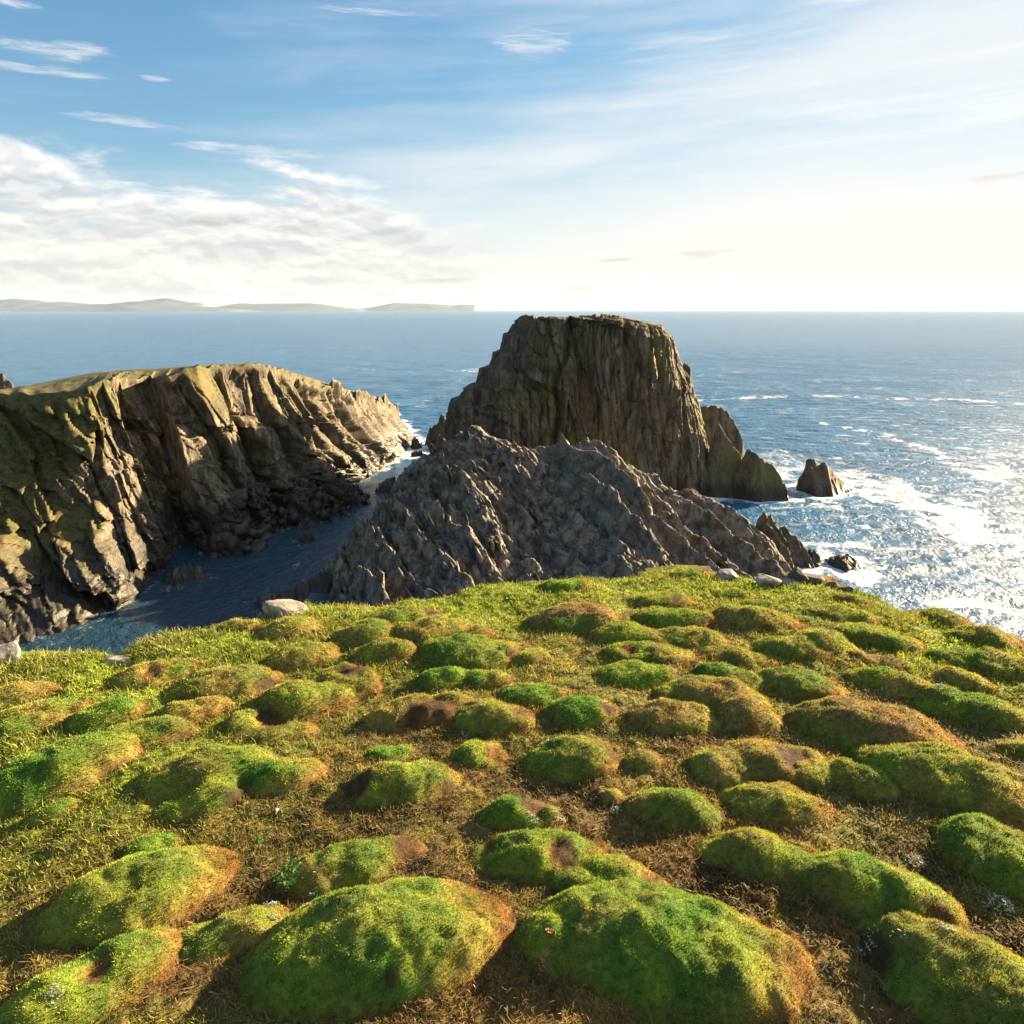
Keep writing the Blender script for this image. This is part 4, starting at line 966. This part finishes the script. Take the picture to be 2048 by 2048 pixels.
# ------------------------------------------------------------------ sea
def build_sea():
    pts = np.concatenate(WATER_PTS)
    cs = .5; gx0, gy0 = -110., 30.; gw, gh = 440, 460
    occ = np.zeros((gh, gw), bool)
    ix, iy = ((pts[:, 0] - gx0) / cs).astype(int), ((pts[:, 1] - gy0) / cs).astype(int)
    ok = (ix >= 0) & (ix < gw) & (iy >= 0) & (iy < gh); occ[iy[ok], ix[ok]] = True
    dist = np.where(occ, 0., 99.); cur = occ.copy()
    for k in range(1, 22):
        nx = cur.copy(); nx[1:] |= cur[:-1]; nx[:-1] |= cur[1:]
        if k % 2: nx[:, 1:] |= cur[:, :-1]; nx[:, :-1] |= cur[:, 1:]
        else: nx[1:, 1:] |= cur[:-1, :-1]; nx[:-1, :-1] |= cur[1:, 1:]; nx[:, 1:] |= cur[:, :-1]; nx[:, :-1] |= cur[:, 1:]
        dist[nx & ~cur] = k * cs; cur = nx
    def rock_dist(x, y):
        jx, jy = np.clip(((x - gx0) / cs).astype(int), 0, gw - 1), np.clip(((y - gy0) / cs).astype(int), 0, gh - 1)
        inside = (x > gx0) & (x < gx0 + gw * cs) & (y > gy0) & (y < gy0 + gh * cs)
        return np.where(inside, dist[jy, jx], 99.)
    na, nr = 1000, 1150
    th = np.radians(np.linspace(-60, 60, na)); r = 42 * (31000 / 42) ** (np.linspace(0, 1, nr) ** 1.15)
    Rr, TH = np.meshgrid(r, th, indexing='ij')
    X, Y = Rr * np.sin(TH), Rr * np.cos(TH)
    dr = np.gradient(r)[:, None]
    Z = np.zeros(X.shape); g = np.random.default_rng(9)
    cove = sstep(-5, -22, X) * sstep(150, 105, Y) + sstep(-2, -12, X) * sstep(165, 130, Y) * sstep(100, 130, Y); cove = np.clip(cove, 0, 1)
    for k in range(46):
        lam = 2.2 * (1.085 ** k) * g.uniform(.92, 1.08); a = R(205) + g.normal() * .55
        kx, ky = math.sin(a) * 2 * math.pi / lam, math.cos(a) * 2 * math.pi / lam
        amp = .0105 * lam ** .86 * (1 if lam < 9 else .14)
        p = kx * X + ky * Y + g.random() * 6.28
        w = np.clip((lam / dr - 2.2) / 2, 0, 1)           # only what the sheet can carry
        grp = .35 + .9 * vn(X / lam / 5 + k, Y / lam / 5, 0, 900 + k) ** 2 + .4
        Z += w * amp * grp * (np.exp(np.sin(p) - 1) * 1.6 - .75) * (1 - .55 * cove)
    rd = rock_dist(X, Y)
    f1 = fbm(X * .35, Y * .35, 0, 5, 920, .6); f2 = fbm(X * .06, Y * .03, 1, 4, 921); f3 = ridged(X * .10 + .6 * f1, Y * .045, 2, 4, 922); f4 = fbm(X * 1.2, Y * 1.2, 3, 3, 923)
    shore = sstep(3.4, .1, rd + 2.6 * f1 + 1.0 * f4) * (.95 - .55 * cove)
    surf = sstep(9.5, 1.5, rd + 5 * f2 + 3.5 * f1) * sstep(10, 24, X) * .42 * sstep(-.2, .35, f1 + f3 * .5)
    # a broad apron of drifting foam on the weather side, and two long drift lines
    open_ = sstep(18, 42, X) * sstep(260, 120, Y)
    streak = open_ * sstep(.30, .72, f3 + .5 * f2 + .25 * f1) * .75
    def line(pp, width, x, y):
        q = np.array([at_height(a, b, 0)[:2] for a, b in pp]); best = np.full(x.shape, 1e9)
        for (ax, ay), (bx, by) in zip(q[:-1], q[1:]):
            vx, vy = bx - ax, by - ay; t = np.clip(((x - ax) * vx + (y - ay) * vy) / (vx * vx + vy * vy), 0, 1)
            best = np.minimum(best, np.hypot(x - ax - t * vx, y - ay - t * vy))
        return best / width
    l1 = line([(1640, 845), (1760, 868), (1870, 905), (1950, 945), (1960, 985), (1880, 1020), (1800, 1050)], 4.5, X, Y)
    l2 = line([(1400, 800), (1500, 795), (1640, 792), (1800, 797), (1930, 800), (2060, 808)], 7, X, Y)
    l3 = line([(650, 790), (740, 800), (830, 815), (900, 770), (960, 735)], 9, X, Y)
    l4 = line([(700, 735), (800, 745), (920, 740)], 14, X, Y)
    drift = sum(np.exp(-(l + .5 * f1) ** 2) for l in (l1, l2)) * .80 + sum(np.exp(-(l + .6 * f1) ** 2) for l in (l3, l4)) * .5
    drift = drift * sstep(-.25, .3, f1 + .4 * f3)
    caps = sstep(.62, .95, Z / .5 + .5 * f1) * sstep(1600, 300, Rr) * .5 * (1 - cove) * sstep(.1, .5, fbm(X * .02, Y * .02, 7, 3, 930) + .25)
    blob = np.exp(-(np.hypot(X - at_height(590, 1130, 0)[0], Y - at_height(590, 1130, 0)[1]) / 2.2 + .5 * f1) ** 2) * .5
    foam = np.clip(np.maximum.reduce([shore, surf, streak, drift, caps, blob]), 0, 1)
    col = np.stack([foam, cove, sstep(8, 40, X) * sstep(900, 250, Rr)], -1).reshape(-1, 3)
    m, T, out = new_mat('sea_water')
    geo = T.node('ShaderNodeNewGeometry').outputs['Position']
    at = T.node('ShaderNodeSeparateColor', {0: T.node('ShaderNodeAttribute', attribute_name='Col').outputs[0]}).outputs
    n0 = T.noise(T.mapping(geo, (1., .8, 1), (0, 0, R(25))), .55, 5, .6, .3)
    n1 = T.noise(T.mapping(geo, (1., .7, 1), (0, 0, R(20))), 1.7, 6, .62, .4)
    n2 = T.noise(T.mapping(geo, (1., .6, 1), (0, 0, R(-15))), .09, 6, .62)
    hgt = T.m('ADD', T.m('MULTIPLY', n1, .30), T.m('ADD', T.m('MULTIPLY', n0, .55), T.m('MULTIPLY', n2, .6)))
    bmp = T.node('ShaderNodeBump', {'Strength': 1., 'Distance': 1.0, 'Height': hgt})
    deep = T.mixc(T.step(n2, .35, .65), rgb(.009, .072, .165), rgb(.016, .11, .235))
    deep = T.mixc(T.m('MULTIPLY', at[1], .88), deep, rgb(.012, .036, .056))  # murkier inlet colour, darkened further as painted shade over its sunlit patch
    water = T.node('ShaderNodeBsdfPrincipled', {'Base Color': deep, 'Roughness': T.m('ADD', .2, T.m('MULTIPLY', at[2], .14)), 'IOR': 1.333, 'Specular IOR Level': T.m('ADD', .36, T.m('MULTIPLY', at[1], .5)), 'Normal': bmp.outputs[0]})
    fn = T.m('ADD', T.m('MULTIPLY', T.noise(geo, 2.6, 8, .7, .5), .5), T.m('MULTIPLY', T.noise(T.mapping(geo, (1., .5, 1), (0, 0, R(15))), .5, 8, .7, .6), .5))
    fm = T.step(T.m('ADD', at[0], T.m('MULTIPLY', T.m('SUBTRACT', fn, .5), 2.6)), .44, 1.05)
    fk = T.noise(T.mapping(geo, (.16, .42, 1), (0, 0, R(12))), 1., 8, .66, .3)
    fk2 = T.noise(T.mapping(geo, (.02, .035, 1)), 1., 4, .6)
    fleck = T.m('MULTIPLY', T.step(T.m('ADD', fk, T.m('ADD', T.m('MULTIPLY', T.m('SUBTRACT', fk2, .5), .35), T.m('MULTIPLY', at[2], .10))), .63, .87), T.m('SUBTRACT', .6, T.m('MULTIPLY', at[1], .6)))  # whitecap flecks, thickened on the right as painted sun glitter
    fm = T.m('MAXIMUM', fm, fleck)
    foamb = T.node('ShaderNodeBsdfPrincipled', {'Base Color': rgb(.78, .80, .82), 'Roughness': .7, 'Normal': T.node('ShaderNodeBump', {'Strength': .6, 'Distance': .3, 'Height': fn}).outputs[0]})
    x = T.node('ShaderNodeMixShader', {0: T.m('MULTIPLY', fm, .92), 1: water.outputs[0], 2: foamb.outputs[0]})
    T.l.new(x.outputs[0], out.inputs[0])
    V = np.stack([X, Y, Z], -1).reshape(-1, 3)
    F = grid_faces(nr, na)
    # plain water all round, a little lower, so the sheet goes on behind and below the viewer
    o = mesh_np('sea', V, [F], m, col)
    tag(o, kind='structure')
    k = 96; a = np.linspace(R(60), R(300), k)
    ring = np.concatenate([np.stack([31000 * np.sin(a), 31000 * np.cos(a), a * 0], 1), np.stack([42 * np.sin(a), 42 * np.cos(a), a * 0], 1)])
    Fr = grid_faces(2, k)
    a2 = np.linspace(0, 2 * math.pi, k, endpoint=False)
    disc = np.stack([42 * np.sin(a2), 42 * np.cos(a2), a2 * 0 - .02], 1)
    V2 = np.concatenate([ring, disc, [[0, 0, -.02]]]); c0 = 2 * k
    Fd = np.array([[c0 + i, c0 + (i + 1) % k, c0 + k] for i in range(k)])
    mesh_o = mesh_np('sea', V2, [Fr, Fd], m, np.zeros((len(V2), 3)))
    tag(mesh_o, kind='structure')
build_sea()

# ------------------------------------------------------------------ far hills
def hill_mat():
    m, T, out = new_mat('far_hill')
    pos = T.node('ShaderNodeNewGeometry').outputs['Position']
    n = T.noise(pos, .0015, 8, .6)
    b = T.node('ShaderNodeBsdfPrincipled', {'Base Color': T.mixc(T.step(n, .4, .62), rgb(.07, .09, .13), rgb(.09, .11, .14)), 'Roughness': .95})  # pale bluish base colour paints in part of the fading by haze
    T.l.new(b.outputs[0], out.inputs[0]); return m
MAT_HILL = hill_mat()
def hills(prof, D, seed):
    A = np.array([at_depth(px, py, D) for px, py in prof]); A = A[np.argsort(A[:, 0])]
    n, mrow = 500, 60
    x = np.linspace(A[0, 0], A[-1, 0], n); z = np.interp(x, A[:, 0], A[:, 2])
    z = np.maximum(z + 14 * fbm(x / 500, 0, 0, 5, seed), 0) * sstep(A[0, 0] - 10, A[0, 0] + 200, x) * sstep(A[-1, 0] + 5, A[-1, 0] - 120, x)
    u = np.linspace(-1, 1, mrow)[:, None]
    Zz = z[None] * (1 - np.abs(u)) ** 1.0 + z[None] * .28 * (1 - np.abs(u)) * np.abs(u) * 2 * fbm(x[None] / 700, u * 3, 0, 5, seed + 1)
    X = np.broadcast_to(x[None], Zz.shape); Y = D + u * 1500 + 0 * X
    V = np.stack([X, Y, Zz - 3], -1).reshape(-1, 3)
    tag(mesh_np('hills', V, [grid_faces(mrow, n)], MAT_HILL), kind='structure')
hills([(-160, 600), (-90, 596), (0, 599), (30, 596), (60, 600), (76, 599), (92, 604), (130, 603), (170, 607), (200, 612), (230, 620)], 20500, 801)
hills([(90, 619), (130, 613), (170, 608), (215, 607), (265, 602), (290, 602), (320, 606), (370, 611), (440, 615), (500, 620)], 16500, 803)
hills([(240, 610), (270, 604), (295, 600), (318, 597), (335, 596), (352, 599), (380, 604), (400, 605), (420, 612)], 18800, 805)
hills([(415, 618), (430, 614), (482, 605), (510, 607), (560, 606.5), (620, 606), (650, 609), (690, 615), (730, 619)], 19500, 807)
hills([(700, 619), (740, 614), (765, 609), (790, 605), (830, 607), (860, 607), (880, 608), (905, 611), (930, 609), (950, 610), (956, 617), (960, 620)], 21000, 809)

# ------------------------------------------------------------------ air
def build_haze():
    V = np.array([[x, y, z] for z in (-6., 520.) for y in (-33000., 33000.) for x in (-33000., 33000.)])
    F = np.array([[0, 2, 3, 1], [4, 5, 7, 6], [0, 1, 5, 4], [1, 3, 7, 5], [3, 2, 6, 7], [2, 0, 4, 6]])
    m, T, out = new_mat('haze')
    pv = T.node('ShaderNodeVolumePrincipled', {'Color': rgb(.58, .79, 1.), 'Density': 1.2e-5, 'Anisotropy': .08})
    T.l.new(pv.outputs[0], out.inputs['Volume'])
    tag(mesh_np('haze', V, [F], m, smooth=False), kind='stuff')
build_haze()

# ------------------------------------------------------------------ small things on the turf
def boulder(px, py, wpx, hpx, mat, label, seed, flat=1.0, sink=.42):
    g = np.random.default_rng(seed)
    p = land(px, py) ; sl = math.hypot(p[0], p[1]); sl = math.hypot(sl, EYE)
    a, h = wpx / FPX * sl * .5, hpx / FPX * sl
    nu, nv = 64, 40
    th, ph = np.meshgrid(np.linspace(0, 2 * math.pi, nu, endpoint=False), np.linspace(.02, math.pi - .02, nv))
    d = np.stack([np.sin(ph) * np.cos(th), np.sin(ph) * np.sin(th), np.cos(ph)], -1)
    r = np.full(th.shape, 1.25)
    for k in range(15):
        nrm = g.normal(size=3); nrm /= np.linalg.norm(nrm); off = g.uniform(.68, 1.0)
        dn = d @ nrm; r = np.minimum(r, np.where(dn > .05, off / np.maximum(dn, .05), 9))
    r = r * (1 + .05 * fbm(d[..., 0] * 3, d[..., 1] * 3, d[..., 2] * 3 + seed, 4, 1000))
    V = d * r[..., None] * np.array([a, a * .75, h * .62])
    V = V + np.array([p[0], p[1], top_z(p[0], p[1]) + h * (.62 - sink) * .8])
    V = V.reshape(-1, 3)
    V = np.concatenate([V, [V[:nu].mean(0), V[-nu:].mean(0)]])
    F = grid_faces(nv, nu, wrap=True); i = np.arange(nu)
    caps = np.concatenate([np.stack([i, np.roll(i, -1), i * 0 + nu * nv], 1), np.stack([(nv - 1) * nu + np.roll(i, -1), (nv - 1) * nu + i, i * 0 + nu * nv + 1], 1)])
    o = mesh_np('boulder', V, [F[:, ::-1], caps[:, ::-1]], mat, smooth=False)
    tag(o, label, 'boulder')
boulder(568, 1206, 84, 36, MAT_PALE, 'large pale grey boulder on the grassy edge above the inlet', 1)
boulder(14, 1296, 60, 38, MAT_PALE, 'whitish boulder at the left edge of the view, sunk in grass', 2)
boulder(240, 1302, 44, 15, MAT_PALE, 'small buff boulder half buried on the edge above the dark inlet water', 3)
boulder(1452, 1136, 44, 24, MAT_GREYB, 'grey angular boulder, leftmost of the stones along the far edge', 4)
boulder(1532, 1141, 50, 22, MAT_PALE, 'pale flat boulder in the row of stones along the far edge', 5)
boulder(1580, 1147, 56, 16, MAT_GREYB, 'low flat grey slab in front of the dark pointed stone', 6)
boulder(1592, 1140, 44, 34, MAT_DARKB, 'dark pointed boulder, tallest of the stones along the far edge', 7)
boulder(1622, 1142, 40, 22, MAT_DARKB, 'dark rounded boulder just right of the tallest dark one', 8)
boulder(1664, 1150, 22, 13, MAT_DARKB, 'small dark stone behind the dark green mound at the far edge', 9)
boulder(1690, 1154, 26, 14, MAT_DARKB, 'small brown stone, rightmost of the stones along the far edge', 10)

# sprigs with whitish leaves
mw, T, out = new_mat('white_leaf')
n = T.noise(T.node('ShaderNodeNewGeometry').outputs['Position'], 90, 4)
b = T.node('ShaderNodeBsdfPrincipled', {'Base Color': T.mixc(T.step(n, .4, .65), rgb(.26, .33, .24), rgb(.52, .56, .49)), 'Roughness': .7})
T.l.new(b.outputs[0], out.inputs[0])
def petal_cloud(px, py, rpx, name, label, cat, group, mat, seed, n=26, col=None, size=.30, up=.5):
    g = np.random.default_rng(seed)
    p = land(px, py); sl = math.hypot(math.hypot(p[0], p[1]), EYE); rad = rpx / FPX * sl
    Vs, Fs, base = [], [], 0
    for k in range(n):
        a, q = g.random() * 6.28, math.sqrt(g.random())
        x, y = p[0] + rad * q * math.cos(a), p[1] + rad * q * math.sin(a) * .9
        z = top_z(x, y) + rad * up * g.uniform(.2, 1.) * (1.15 - q)
        nl = 5; r0 = rad * size * g.uniform(.6, 1.2)
        tilt = g.normal(size=2) * .45
        c = np.array([x, y, z]); root = np.array([p[0] + (x - p[0]) * .6, p[1] + (y - p[1]) * .6, top_z(x, y) - .006])
        sw = .0012
        Vs += [root - [sw, 0, 0], root + [sw, 0, 0], c + [sw, 0, 0], c - [sw, 0, 0]]; Fs.append([base, base + 1, base + 2, base + 3]); base += 4
        for j in range(nl):
            aa = j / nl * 6.28 + g.random() * .6
            t = np.array([math.cos(aa), math.sin(aa), .25 + tilt[0] * math.cos(aa) + tilt[1] * math.sin(aa)]); s = np.array([-math.sin(aa), math.cos(aa), 0])
            Vs += [c, c + t * r0 * .6 + s * r0 * .28, c + t * r0, c + t * r0 * .6 - s * r0 * .28]; Fs.append([base, base + 1, base + 2, base + 3]); base += 4
    o = mesh_np(name, np.array(Vs), [np.array(Fs)], mat, np.tile(np.array(col or (.5, .5, .5)), (len(Vs), 1)), smooth=False)
    tag(o, label, cat, group)
    return o
SPR = [
 (628, 1792, 24, 'white-leaved sprig right beside the small green fern'),
 (542, 1808, 22, 'pale sprig on bare soil left of the fern'),
 (110, 1990, 26, 'white-leaved sprig behind the double hummock in the front left corner'),
 (1234, 1622, 20, 'bright white sprig beside the tiny rusty moss lump'),
 (1066, 1636, 20, 'white sprig at the foot of the bluish hummock with the reddish hollow'),
 (1120, 1640, 22, 'whitish sprig right of the bluish hummock, beside a reddish clod'),
 (1358, 1773, 20, 'small grey-green sprig right of the yellow green hummock'),
 (1742, 1866, 20, 'white sprig behind the corner hummock, left one of the three there'),
 (1790, 1874, 28, 'white sprig behind the corner hummock, middle one of the three there'),
 (1732, 1900, 26, 'white sprig at the upper left foot of the corner hummock'),
 (1892, 1858, 20, 'whitish sprig at the right foot of the long sagging hummock'),
 (1834, 1724, 30, 'grey-green leafy sprig in the straw above the long sagging hummock'),
 (1955, 1728, 22, 'white sprig on the flank of the steep rough bank, upper one'),
 (1998, 1812, 40, 'largest white-leaved sprig, near the right edge below the rough bank'),
 (1034, 1908, 16, 'little white sprig in the gap between the two biggest hummocks'),
 (838, 1493, 16, 'white sprig at the right of the small bright green tuft mound'),
 (925, 1470, 20, 'pale sprig behind the small hummock with the crumbly top'),
 (1548, 1372, 16, 'white sprig below the long dark trailing hummock, left one'),
 (1592, 1378, 20, 'white sprig below the long dark trailing hummock, right one'),
 (1762, 1384, 24, 'scattered white sprig at the foot of the low speckled hummock'),
 (1650, 1292, 14, 'white sprig on the sloping green hummock near the right edge'),
 (1952, 1456, 16, 'tiny white sprig under the large dark hummock at the right edge'),
 (1880, 1370, 18, 'frosty white sprig at the left of the narrow dark hummock'),
 (550, 1834, 14, 'tiny pale sprig on the small olive hummock in front'),
 (1283, 2012, 14, 'tiny white sprig growing on the pointed biggest hummock'),
]
for k, (px, py, r_, lab) in enumerate(SPR):
    petal_cloud(px, py, r_ * .58, 'white_sprig', lab, 'plant', 'white-leaved sprigs among the hummocks', mw, 1100 + k, n=40, size=.14)

# pink buds on the biggest pointed hummock
mp, T, out = new_mat('pink_bud')
b = T.node('ShaderNodeBsdfPrincipled', {'Base Color': T.mixc(T.step(T.noise(T.node('ShaderNodeNewGeometry').outputs['Position'], 120, 3), .4, .6), rgb(.30, .09, .07), rgb(.50, .20, .16)), 'Roughness': .7})
T.l.new(b.outputs[0], out.inputs[0])
petal_cloud(1092, 1934, 18, 'pink_flower', 'cluster of small pink buds at the left foot of the pointed biggest hummock', 'flower', None, mp, 1200, n=12, size=.42, up=.9)
petal_cloud(1100, 1868, 10, 'pink_flower', 'few pink buds on the left shoulder of the pointed biggest hummock', 'flower', None, mp, 1201, n=6, size=.5, up=1.2)

# small fern
def fern(px, py, wpx, label, seed):
    g = np.random.default_rng(seed); p = land(px, py); sl = math.hypot(math.hypot(p[0], p[1]), EYE); L = wpx / FPX * sl
    P, N, Ls, W = [], [], [], []
    for k in range(9):
        a = k / 9 * 6.28 + g.random() * .4
        for j in range(10):
            t = (j + 1) / 10
            q = p + np.array([math.cos(a), math.sin(a), 0]) * L * .5 * t; q[2] = top_z(q[0], q[1]) + .02 + .045 * math.sin(t * 2.4)
            for sd in (-1, 1):
                P.append(q); N.append([math.cos(a + sd * 1.0), math.sin(a + sd * 1.0), .25]); Ls.append(L * .2 * (1.15 - t)); W.append(L * .05)
    col = np.tile([.055, .13, .028], (len(P), 1)) * g.uniform(.7, 1.4, (len(P), 1))
    V, F, c = blades(np.array(P), np.array(N), np.array(Ls), np.array(W), .12, col, seed, (0, 0), .1)
    tag(mesh_np('fern', V, F, MAT_LEAF, c, smooth=False), label, 'fern')
fern(578, 1782, 60, 'small bright green fern in the hollow behind the biggest round hummock', 5)
fern(526, 1702, 34, 'tiny green seedling plant on bare soil behind the two-humped hummock', 6)

# the white feather
def feather():
    p = land(556, 1634); L, W = .042, .012
    n = 16; Vv = []
    for i in range(n):
        t = i / (n - 1); w = W * math.sin(math.pi * min(1, t * .92 + .08)) * (.55 + .45 * t)
        cx = .012 * math.sin(t * 2.2); z = .012 + .020 * math.sin(t * math.pi * .8)
        for k in (-1, -.3, .3, 1):
            Vv.append([p[0] - .008 + cx + k * w * .5, p[1] + .018 - t * L, p[2] + z + .003 * abs(k) + .004 * t])
    F = grid_faces(n, 4)
    m, T, out = new_mat('feather_white')
    nn = T.noise(T.mapping(T.node('ShaderNodeNewGeometry').outputs['Position'], (1, .15, 1)), 900, 3)
    b = T.node('ShaderNodeBsdfPrincipled', {'Base Color': T.mixc(nn, rgb(.62, .60, .62), rgb(.86, .85, .87)), 'Roughness': .8})
    T.l.new(b.outputs[0], out.inputs[0])
    o = mesh_np('feather', np.array(Vv), [F], m)
    o.modifiers.new('thick', 'SOLIDIFY').thickness = .0012
    tag(o, 'small curved white feather lying in the dry hollow in front of the three-lobed hummock', 'feather')
feather()

# ------------------------------------------------------------------ camera and render settings
cd = bpy.data.cameras.new('camera'); cam = link(bpy.data.objects.new('camera', cd))
cd.sensor_width = 36; cd.lens = FPX / 2048 * 36; cd.clip_start = .05; cd.clip_end = 120000
cam.location = (0, 0, H); cam.rotation_euler = (math.pi / 2 - PITCH, 0, 0)
sc = bpy.context.scene; sc.camera = cam
sc.view_settings.view_transform = 'Standard'; sc.view_settings.look = 'None'; sc.view_settings.exposure = 2.45; sc.view_settings.gamma = 1
sc.render.engine = 'CYCLES'
sc.cycles.max_bounces = 6; sc.cycles.diffuse_bounces = 3; sc.cycles.glossy_bounces = 2; sc.cycles.transmission_bounces = 2; sc.cycles.volume_bounces = 0; sc.cycles.transparent_max_bounces = 4
sc.cycles.sample_clamp_indirect = 4; sc.cycles.sample_clamp_direct = 3; sc.cycles.use_denoising = True; sc.cycles.denoising_prefilter = 'ACCURATE'
